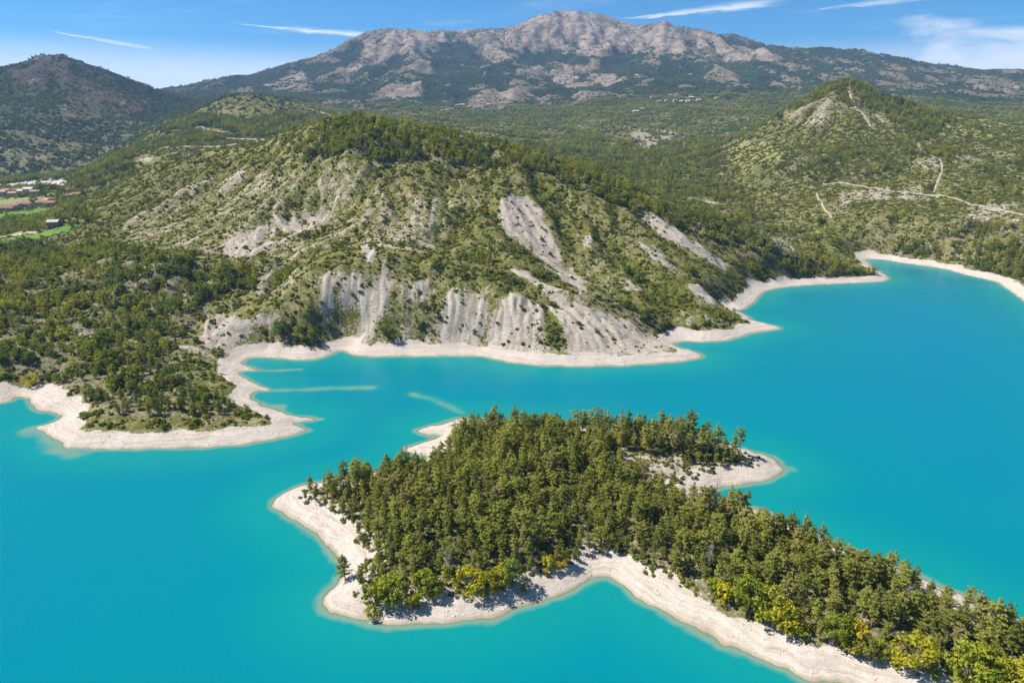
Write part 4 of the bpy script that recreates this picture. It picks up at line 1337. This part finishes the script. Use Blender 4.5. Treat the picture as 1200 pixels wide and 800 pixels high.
HEADPINE = [tuple(x.mesh(n_, [m_]) for x, n_, m_ in zip(pine(540 + i, H=7.5, base=0.2, spread=2.2, shape=s_k, n_leaf=18, dens=0.8), ('small_pine_trunk', 'small_pine_crown'), (BARK, l_))) for i, (s_k, l_) in enumerate((('round', OAK), ('flat', NEEDLE), ('round', NEEDLE)))]
OAK_LOOK = ('round oak', 'low spreading oak', 'tall full oak', 'small narrow oak')


def spot(q):
    e = sample(sd, q[:1], q[1:])[0]
    if e < 18:
        return 'in the right shore fringe of the left headland' if q[0] > -150 else 'in the left shore fringe of the headland'
    side = 'right' if q[0] > -150 else ('middle' if q[0] > -185 else 'left')
    row = 'front' if np.hypot(*q) < 300 else ('inner' if np.hypot(*q) < 335 else 'back')
    return f'in the {row} rows at the {side} of the headland wood'


def behind(q):
    side = 'left edge' if q[0] < -215 else ('middle' if q[0] < -160 else 'right end')
    return f'at the {side} of the low wood behind the headland'


for i in np.nonzero(own)[0]:
    if head[i] and i % 7:
        k = i % 3
        parts, lab, grp, nm = (('trunk', HEADPINE[k][0]), ('crown', HEADPINE[k][1])), ('small dark round pine', 'small flat topped olive pine', 'small olive round pine')[k] + ' ' + spot(p[i]), 'small pines on the headland', 'small_pine'
        s = ssz[i] * 0.80
    else:
        k = i % 4
        parts = (('stems', LEAFY_TRUNK[k]), ('crown', LEAFY_CROWN['dark' if i % 5 else 'green'][k]))
        nm, s = 'oak_tree', ssz[i] * 0.95
        lab, grp = (OAK_LOOK[k] + ' ' + spot(p[i]), 'oaks on the headland') if head[i] else \
            ((OAK_LOOK[k] + ' ' + behind(p[i]), 'oaks behind the headland') if p[i, 0] < -90 else (OAK_LOOK[k] + ' growing in a hollow at the foot of the pale scarps', 'trees at the foot of the scarps'))
    plant(nm, (p[i, 0], p[i, 1], hz[i] - 0.1), g.uniform(0, 6.28), s, parts, lab, 'tree', grp)
q = ~own
mass('woodland', np.c_[p, hz - 0.2][q], ssz[q], OAKS + SMALLPINE, 'dark green woodland on the ridge, the low ground and the valley sides', 8, tone=45.0, lift=0.5)

p, g = sector(120000, 1450, 2700, 65, 40)
b_, w_, gr, ti = (sample(A, p[:, 0], p[:, 1]) for A in (bare, wood, grassy, tilled))
cl = fbm(p[:, 0] / 30, p[:, 1] / 30, 3, 155)
k_ = g.uniform(size=len(p)) < np.clip(0.45 + 0.6 * cl, 0.05, 1) * (1 - 0.8 * sst(b_, 0.2, 0.6)) * (1 - 0.7 * gr) * (1 - ti) * (1 - 0.6 * sst(w_, 0.5, 0.8))
p = p[k_]
mass('far_scrub', np.c_[p, on_ground(p) - 0.1], g.uniform(1.3, 3.2, len(p)), BUSHES, 'olive scrub on the spurs and shelves beyond the first hill', 10, tone=80.0)

# bright broad-leaved trees that stand out of the dark low wood on the left
for px, py, k, colr, hgt, label in ((108, 418, 0, 'lime', 9.0, 'bright green spreading tree in the low wood behind the headland'), (124, 402, 1, 'green', 8.0, 'fresh green tree right of the brightest one behind the headland'),
                                    (182, 392, 2, 'green', 8.0, 'light green tree above the grey gullied bank'), (203, 366, 0, 'green', 9.5, 'yellowish green tree at the top of the low wood'),
                                    (236, 350, 3, 'green', 8.5, 'tall green tree at the foot of the hill left of the scarps'), (6, 366, 1, 'yellow', 8.0, 'yellow tree at the left edge of the picture above the headland'),
                                    (38, 452, 1, 'yellow', 6.0, 'yellow bush above the left bay shore'), (330, 395, 0, 'dark', 10.0, 'dark round tree on the shore below the pale cone scarp'), (357, 398, 1, 'green', 9.0, 'green round tree right of the dark one below the cone scarp'),
                                    (455, 397, 1, 'dark', 8.0, 'dark bush mound in the hollow between two pale facets')):
    c = ground_at(px, py)
    plant('leafy_tree', (c[0], c[1], c[2] - 0.1), px % 6, hgt / LEAFY_H[k], (('stems', LEAFY_TRUNK[k]), ('crown', LEAFY_CROWN[colr][k])), label, 'tree')

FARTREE, VALLEYTREE = [], []
for i in range(4):
    gf = Geo()
    g2 = np.random.default_rng(600 + i)
    for j in range(5):
        gf.leaves((g2.normal() * 1.6, g2.normal() * 1.6, 2.6 + g2.normal() * 0.8), (2.0, 2.0, 2.2), 14, 1.1, g2, up=0.5)
    gf.tube([(0, 0, -1), (0, 0, 3)], [0.25, 0.1], 4, 1)
    FARTREE.append(gf.mesh('far_tree', [FARGREEN, BARK]))
    VALLEYTREE.append(gf.mesh('valley_tree', [VALLEY, BARK]))
p, g = sector(230000, 1550, 5400, 71, 40)
w_, ro, gr = (sample(A, p[:, 0], p[:, 1]) for A in (wood, rock, grassy))
cl = fbm(p[:, 0] / 70, p[:, 1] / 70, 4, 160)
prob = (sst(w_ + 0.45 * cl, 0.3, 0.8) * 0.85 + 0.05) * (1 - 0.8 * sst(ro + 0.3 * cl, 0.3, 0.7)) * (1 - 0.7 * gr) * (1 - sample(tilled, p[:, 0], p[:, 1]))
k_ = g.uniform(size=len(p)) < prob
p, cl = p[k_], cl[k_]
rp = np.hypot(p[:, 0], p[:, 1])
fsz = g.uniform(0.8, 1.5, len(p)) * (1 + 0.35 * sst(rp, 2000, 5000))
valley = (rp + 250 * cl < 2900) & (np.arctan2(p[:, 0], p[:, 1]) > R(-17))
mass('valley_woods', np.c_[p, on_ground(p) - 0.5][valley], fsz[valley], VALLEYTREE, 'mixed green woods filling the valley behind the hill', 11, tone=160.0, lift=0.45)
valley = ~valley
mass('far_woods', np.c_[p, on_ground(p) - 0.5][valley], fsz[valley], FARTREE, 'blue green woods covering the flanks of the far mountains', 9, tone=260.0)
# ------------------------------------------------------------------ fields, tracks, houses
def plain(name, a, b, sc=0.3, rough=0.9):
    m, g = new_mat(name)
    pos = g.n('ShaderNodeNewGeometry').outputs['Position']
    n = g.math('ADD', g.math('MULTIPLY', g.noise(pos, sc, 5, 0.65), 0.6), g.math('MULTIPLY', g.noise(pos, sc * 0.12, 3, 0.5), 0.4))
    finish(g, g.n('ShaderNodeBsdfPrincipled', ins={'Base Color': g.mix(g.step(n, 0.3, 0.7), a, b), 'Roughness': rough, 'Specular IOR Level': 0.15}).outputs[0])
    return m


LUSH = plain('lush_grass', (0.065, 0.15, 0.020), (0.125, 0.22, 0.035))
MEADOW = plain('meadow_grass', (0.14, 0.18, 0.05), (0.24, 0.25, 0.09))
STUBBLE = plain('stubble', (0.28, 0.25, 0.13), (0.38, 0.33, 0.19))
GRAVEL = plain('gravel', (0.38, 0.34, 0.29), (0.52, 0.48, 0.42))
DIRT = plain('dirt', (0.26, 0.215, 0.155), (0.42, 0.36, 0.28))
WALLS = [plain('wall_' + n_, a, b, 0.8) for n_, a, b in (('cream', (0.42, 0.35, 0.27), (0.52, 0.44, 0.34)), ('white', (0.44, 0.41, 0.36), (0.54, 0.50, 0.45)), ('pink', (0.45, 0.31, 0.25), (0.52, 0.38, 0.31)), ('grey', (0.17, 0.155, 0.15), (0.23, 0.21, 0.20)))]
ROOFS = [plain('roof_' + n_, a, b, 1.2) for n_, a, b in (('terracotta', (0.30, 0.13, 0.085), (0.40, 0.19, 0.125)), ('faded', (0.36, 0.23, 0.165), (0.45, 0.30, 0.22)), ('red', (0.24, 0.10, 0.085), (0.31, 0.15, 0.12)), ('pale', (0.46, 0.40, 0.34), (0.55, 0.49, 0.42)), ('slate', (0.13, 0.12, 0.12), (0.20, 0.18, 0.18)))]
PANE = plain('dark_pane', (0.03, 0.035, 0.04), (0.06, 0.065, 0.07), 1.0, 0.3)
WOODEN = plain('door_wood', (0.12, 0.07, 0.04), (0.18, 0.11, 0.06), 1.0)


def drape(name, pts, mat, label, lift=0.5, step=5.0):
    """a sheet that follows the ground, cut to the outline given by picture points"""
    w = smooth_line(ground_poly(pts), 3, True)
    lo, hi = w.min(0), w.max(0)
    n = np.ceil((hi - lo) / step).astype(int) + 1
    n = np.minimum(n, 160)
    gx_, gy_ = np.linspace(lo[0], hi[0], n[0]), np.linspace(lo[1], hi[1], n[1])
    xx, yy = np.meshgrid(gx_, gy_)
    zz_ = sample(Z, xx, yy) + lift
    idx = np.arange(xx.size).reshape(xx.shape)
    q_ = np.stack([idx[:-1, :-1], idx[:-1, 1:], idx[1:, 1:], idx[1:, :-1]], -1).reshape(-1, 4)
    cx_, cy_ = (xx[:-1, :-1] + xx[1:, 1:]) / 2, (yy[:-1, :-1] + yy[1:, 1:]) / 2
    k = inside(cx_ + 2 * vnoise(cx_ / 15, cy_ / 15, 5), cy_ + 2 * vnoise(cx_ / 15, cy_ / 15, 6), w).ravel()
    q_ = q_[k]
    if len(q_) == 0:
        return
    u_ = np.unique(q_)
    rm = np.zeros(xx.size, int)
    rm[u_] = np.arange(len(u_))
    put(name, mesh_from(np.stack([xx, yy, zz_], -1).reshape(-1, 3)[u_], rm[q_], name), mat, label=label, kind='structure')


def track(name, pts, width, mat, label, lift=0.7):
    w = smooth_line(ground_poly(pts), 6)
    d = np.gradient(w, axis=0)
    nrm = np.c_[-d[:, 1], d[:, 0]] / (np.linalg.norm(d, axis=1)[:, None] + 1e-6)
    wd = width * (0.85 + 0.3 * vnoise(w[:, 0] / 20, w[:, 1] / 20, 3))[:, None] / 2
    rows = [w + nrm * wd * s for s in (-1, -0.4, 0.4, 1)]
    v = []
    for j, r_ in enumerate(rows):
        v.append(np.c_[r_, sample(Z, r_[:, 0], r_[:, 1]) + (lift if j in (1, 2) else lift - 0.6)])
    n = len(w)
    v = np.vstack(v)
    f = [(j * n + i, j * n + i + 1, (j + 1) * n + i + 1, (j + 1) * n + i) for j in range(3) for i in range(n - 1)]
    put(name, mesh_from(v, np.array(f), name), mat, label=label, kind='structure')


drape('field', [(-60, 284), (0, 281), (25, 277), (60, 270), (88, 264), (93, 267), (60, 277), (0, 286), (-60, 292)], LUSH, 'bright green strip of field below the dark trees at far left')
drape('field', [(-40, 255), (0, 250), (30, 247), (55, 244), (62, 246), (42, 251), (0, 257), (-40, 261)], LUSH, 'green field between the red roofed hamlet and the tree belt')
drape('field', [(-40, 238), (0, 235), (50, 232), (58, 236), (20, 241), (0, 243), (-40, 246)], MEADOW, 'pale green meadow between the two rows of houses')
drape('field', [(-30, 279), (0, 277), (44, 272), (40, 274), (0, 280), (-30, 284)], STUBBLE, 'tan strip of dry field beside the bright green one')
drape('gravel_bar', [(-40, 219), (10, 216), (30, 213), (75, 211), (81, 213), (66, 218), (48, 220), (10, 220), (-40, 223)], GRAVEL, 'pale gravel river bed in front of the dark mountain')
for pts, wd, label in ROADS:
    track('dirt_road', pts, wd, DIRT, label)


def box(x0, x1, y0, y1, z0, z1):
    v = [(x, y, z) for z in (z0, z1) for y in (y0, y1) for x in (x0, x1)]
    return v, [(0, 2, 3, 1), (4, 5, 7, 6), (0, 1, 5, 4), (2, 6, 7, 3), (0, 4, 6, 2), (1, 3, 7, 5)]


WIN = Geo()
WIN.add(*box(-0.6, 0.6, -0.08, 0.08, -0.75, 0.75))
WIN = WIN.mesh('window', [PANE])
DOOR = Geo()
DOOR.add(*box(-0.6, 0.6, -0.08, 0.08, 0, 2.2))
DOOR = DOOR.mesh('door', [WOODEN])


def house(px, py, L, W, H, rz, wall, roof, label, group, tower=False):
    if py > 200:
        L, W, H = L * 0.85, W * 0.85, H * 0.85
    else:
        L, W, H = L * 0.72, W * 0.72, H * 0.72
    c = ground_at(px, py)
    t = empty('house', (c[0], c[1], c[2]), rz)
    tag(t, label, 'house', group)
    pk = W * 0.24
    a, b = L / 2, W / 2
    wl_ = Geo()
    wl_.add([(-a, -b, -2.5), (a, -b, -2.5), (a, b, -2.5), (-a, b, -2.5), (-a, -b, H), (a, -b, H), (a, b, H), (-a, b, H), (-a, 0, H + pk), (a, 0, H + pk)],
            [(0, 1, 5, 4), (2, 3, 7, 6), (1, 2, 6, 9, 5), (3, 0, 4, 8, 7)])
    put('wall', wl_.mesh('wall', [wall]), parent=t)
    rf = Geo()
    e, th_ = 0.6, 0.3
    for s in (-1, 1):
        y1, z1 = s * (b + e), H - e * pk / b
        rf.add([(-a - e, 0, H + pk + 0.05), (a + e, 0, H + pk + 0.05), (a + e, y1, z1 + 0.05), (-a - e, y1, z1 + 0.05), (-a - e, 0, H + pk + 0.05 + th_), (a + e, 0, H + pk + 0.05 + th_), (a + e, y1, z1 + 0.05 + th_), (-a - e, y1, z1 + 0.05 + th_)],
               [(0, 3, 2, 1), (4, 5, 6, 7), (2, 3, 7, 6), (0, 1, 5, 4), (1, 2, 6, 5), (3, 0, 4, 7)])
    r_ = put('roof', rf.mesh('roof', [roof]), parent=t)
    ch = Geo()
    ch.add(*box(a * 0.5 - 0.4, a * 0.5 + 0.4, 0.6, 1.4, H, H + pk + 1.1))
    put('chimney', ch.mesh('chimney', [wall]), parent=r_)
    nwin = max(2, int(L / 3.5))
    for fl in range(max(1, int(H / 2.9))):
        for s in (-1, 1):
            for i in range(nwin):
                x = -a + (i + 0.5) * L / nwin
                if fl == 0 and s == -1 and i == nwin // 2:
                    continue
                o = put('window', WIN, parent=t)
                o.location = (x, s * (b + 0.03), 1.6 + fl * 2.8)
        for s in (-1, 1):
            o = put('window', WIN, parent=t)
            o.location = (s * (a + 0.03), 0.4, 1.6 + fl * 2.8)
            o.rotation_euler = (0, 0, math.pi / 2)
    o = put('door', DOOR, parent=t)
    o.location = (-a + (nwin // 2 + 0.5) * L / nwin, -b - 0.03, 0.02)


cr_, wh_, pk_, gr_ = WALLS
te_, fa_, re_, pa_, sl_ = ROOFS
HAM = 'houses of the valley hamlet'
VIL = 'houses of the far village under the rocks'
RV = 'houses of the village on the far right slope'
for h in (
        (3, 229, 15, 10, 6, 0.1, cr_, fa_, 'cream house at the left end of the upper hamlet row', HAM), (8, 226, 14, 9, 5, 0.4, pk_, fa_, 'pinkish house behind the first one of the upper row', HAM),
        (13, 224.5, 13, 9, 5.5, -0.3, cr_, te_, 'house with orange roof at the back of the upper row', HAM), (15.5, 229.5, 12, 9, 5, 0.2, wh_, fa_, 'white fronted house in the middle of the upper row', HAM),
        (19, 226, 12, 9, 5.5, 0.7, pk_, te_, 'pink house right of the white fronted one', HAM), (28, 227, 17, 10, 5, 0.05, wh_, pa_, 'long white house with pale roof among round trees', HAM),
        (35, 225.5, 18, 11, 6, -0.2, wh_, pa_, 'largest pale roofed house in front of the gravel bed', HAM), (42, 228, 13, 9, 5, 0.3, cr_, fa_, 'house at the right end of the upper row by dark trees', HAM),
        (2, 246, 14, 9, 4.5, 0.1, pk_, re_, 'red roofed house at the left end of the lower row', HAM), (10, 247, 18, 10, 4.5, 0.05, cr_, re_, 'long red roofed house in the lower row', HAM),
        (19, 244.5, 14, 9, 5, -0.2, cr_, re_, 'red roofed house with pale gable in the lower row', HAM), (26, 242.5, 13, 9, 5, 0.4, pk_, te_, 'brownish roofed house further back in the lower row', HAM),
        (33, 242.5, 13, 9, 5, 0.0, wh_, re_, 'house before the round dark tree in the lower row', HAM), (49, 240.5, 14, 9, 5, 0.2, cr_, te_, 'orange roofed house right of the round dark tree', HAM),
        (56, 238.5, 12, 9, 5.5, -0.4, wh_, fa_, 'whitish house behind the two orange roofs', HAM), (60, 241, 16, 9, 4.5, 0.1, pk_, te_, 'long orange roofed house at the right end of the lower row', HAM),
        (82, 232.5, 13, 9, 5, 0.3, pk_, fa_, 'house half hidden in trees right of the meadow', HAM), (91, 231, 14, 9, 5, -0.2, cr_, fa_, 'last house on the right beneath the hill slope', HAM),
        (80, 226, 12, 8, 5, 0.5, pk_, te_, 'house hidden in the woods behind the last two', HAM), (64, 266.5, 10, 8, 6, 0.2, gr_, pa_, 'dark grey house with pale roof beside the bright green field', None),
        (518, 133, 12, 11, 15, 0.2, wh_, fa_, 'tall white house at the left end of the far village', VIL), (524, 131.5, 18, 13, 10, -0.2, wh_, fa_, 'white house beside the tall one in the far village', VIL),
        (529, 129.5, 24, 14, 8, 0.1, cr_, te_, 'long orange roofed house in the far village', VIL), (536, 125, 20, 13, 9, 0.4, wh_, fa_, 'pale house high on the left of the far village', VIL),
        (542, 125, 26, 14, 10, 0.0, wh_, pa_, 'broad pale house in the middle of the far village', VIL), (550, 127, 24, 14, 9, -0.3, cr_, fa_, 'cream house right of the broad pale one in the far village', VIL),
        (557, 128, 20, 13, 9, 0.2, wh_, fa_, 'white walled house in front in the far village', VIL), (562, 127.5, 18, 13, 9, -0.1, wh_, te_, 'white house touching the front one in the far village', VIL),
        (568, 126.5, 24, 14, 10, 0.3, pk_, te_, 'pink house under the rock in the far village', VIL), (573, 124.5, 20, 12, 9, -0.4, pk_, fa_, 'upper pink house at the right of the far village', VIL),
        (587, 130, 15, 12, 12, 0.3, wh_, fa_, 'pale house standing apart right of the far village', VIL), (514, 134, 18, 12, 6, 0.0, cr_, te_, 'low house left of the tall white one', VIL),
        (764, 117, 16, 13, 15, 0.2, cr_, te_, 'tall house at the left end of the right slope village', RV), (772, 121, 24, 14, 9, 0.0, pk_, te_, 'broad pink house lowest on the left of the village', RV),
        (785, 114.5, 16, 13, 13, -0.2, wh_, fa_, 'white house highest in the right slope village', RV), (791, 120.5, 18, 14, 14, 0.3, pk_, te_, 'tall pinkish house in the middle of the village', RV),
        (792.5, 115, 12, 11, 17, 0.0, cr_, fa_, 'narrow cream tower house behind the pinkish one', RV), (781, 119.5, 18, 13, 9, 0.5, wh_, fa_, 'white house left of the tall pinkish one', RV),
        (798, 121, 18, 13, 9, -0.3, wh_, pa_, 'pale house right of the tall pinkish one', RV), (806, 121, 20, 14, 10, 0.1, wh_, pa_, 'white house at the right of the village edge', RV),
        (810, 116, 24, 14, 8, -0.1, cr_, pa_, 'long cream house above the white one at the village edge', RV), (818, 119, 20, 13, 8, 0.2, wh_, pa_, 'pale house furthest right in the village', RV),
        (840, 117, 22, 16, 10, 0.3, cr_, te_, 'lone cream house in the scrub right of the village', RV), (753, 130, 13, 11, 10, 0.0, wh_, fa_, 'small white house in the trees below the village', RV),
        (745, 132, 26, 13, 6, 0.1, wh_, pa_, 'low pale farm left below the village', RV), (809, 89, 26, 15, 8, 0.1, wh_, pa_, 'pale mountain farm high above the village', RV), (746, 89.5, 24, 14, 8, -0.2, wh_, pa_, 'pale barn high on the wooded flank', RV)):
    house(*h)
# garden trees between the houses
g = np.random.default_rng(90)
for i, (px, py, s) in enumerate(((23, 232, 1.3), (31, 230, 1.0), (46, 226, 1.6), (52, 230, 1.5), (40, 239, 1.6), (72, 229, 1.7), (68, 234, 1.3), (76, 236, 1.3), (5, 222, 1.4), (25, 222, 1.4), (47, 221, 1.8), (60, 222, 1.5))):
    c = ground_at(px, py)
    k = i % 4
    plant('garden_tree', tuple(c), i * 1.3, s * 1.4, (('stems', LEAFY_TRUNK[k]), ('crown', LEAFY_CROWN['dark' if i % 3 else 'green'][k])), 'round leafy tree among the houses of the valley hamlet', 'tree', 'garden trees of the valley hamlet')
# ------------------------------------------------------------------ the air
import bmesh
bm = bmesh.new()
bmesh.ops.create_cube(bm, size=1.0)
for v in bm.verts:
    v.co = Vector((v.co.x * 17000, v.co.y * 11500 + 4750, -40 if v.co.z < 0 else float(Z.max()) + 30))
me = bpy.data.meshes.new('haze')
bm.to_mesh(me)
bm.free()
m, g = new_mat('haze')
v = g.n('ShaderNodeVolumePrincipled', ins={'Color': (0.40, 0.64, 1.0), 'Density': 0.00006, 'Anisotropy': 0.1})
out = g.n('ShaderNodeOutputMaterial')
g.t.links.new(v.outputs[0], out.inputs['Volume'])
put('haze', me, m, label='thin blue air between the viewer and the mountains', kind='stuff')
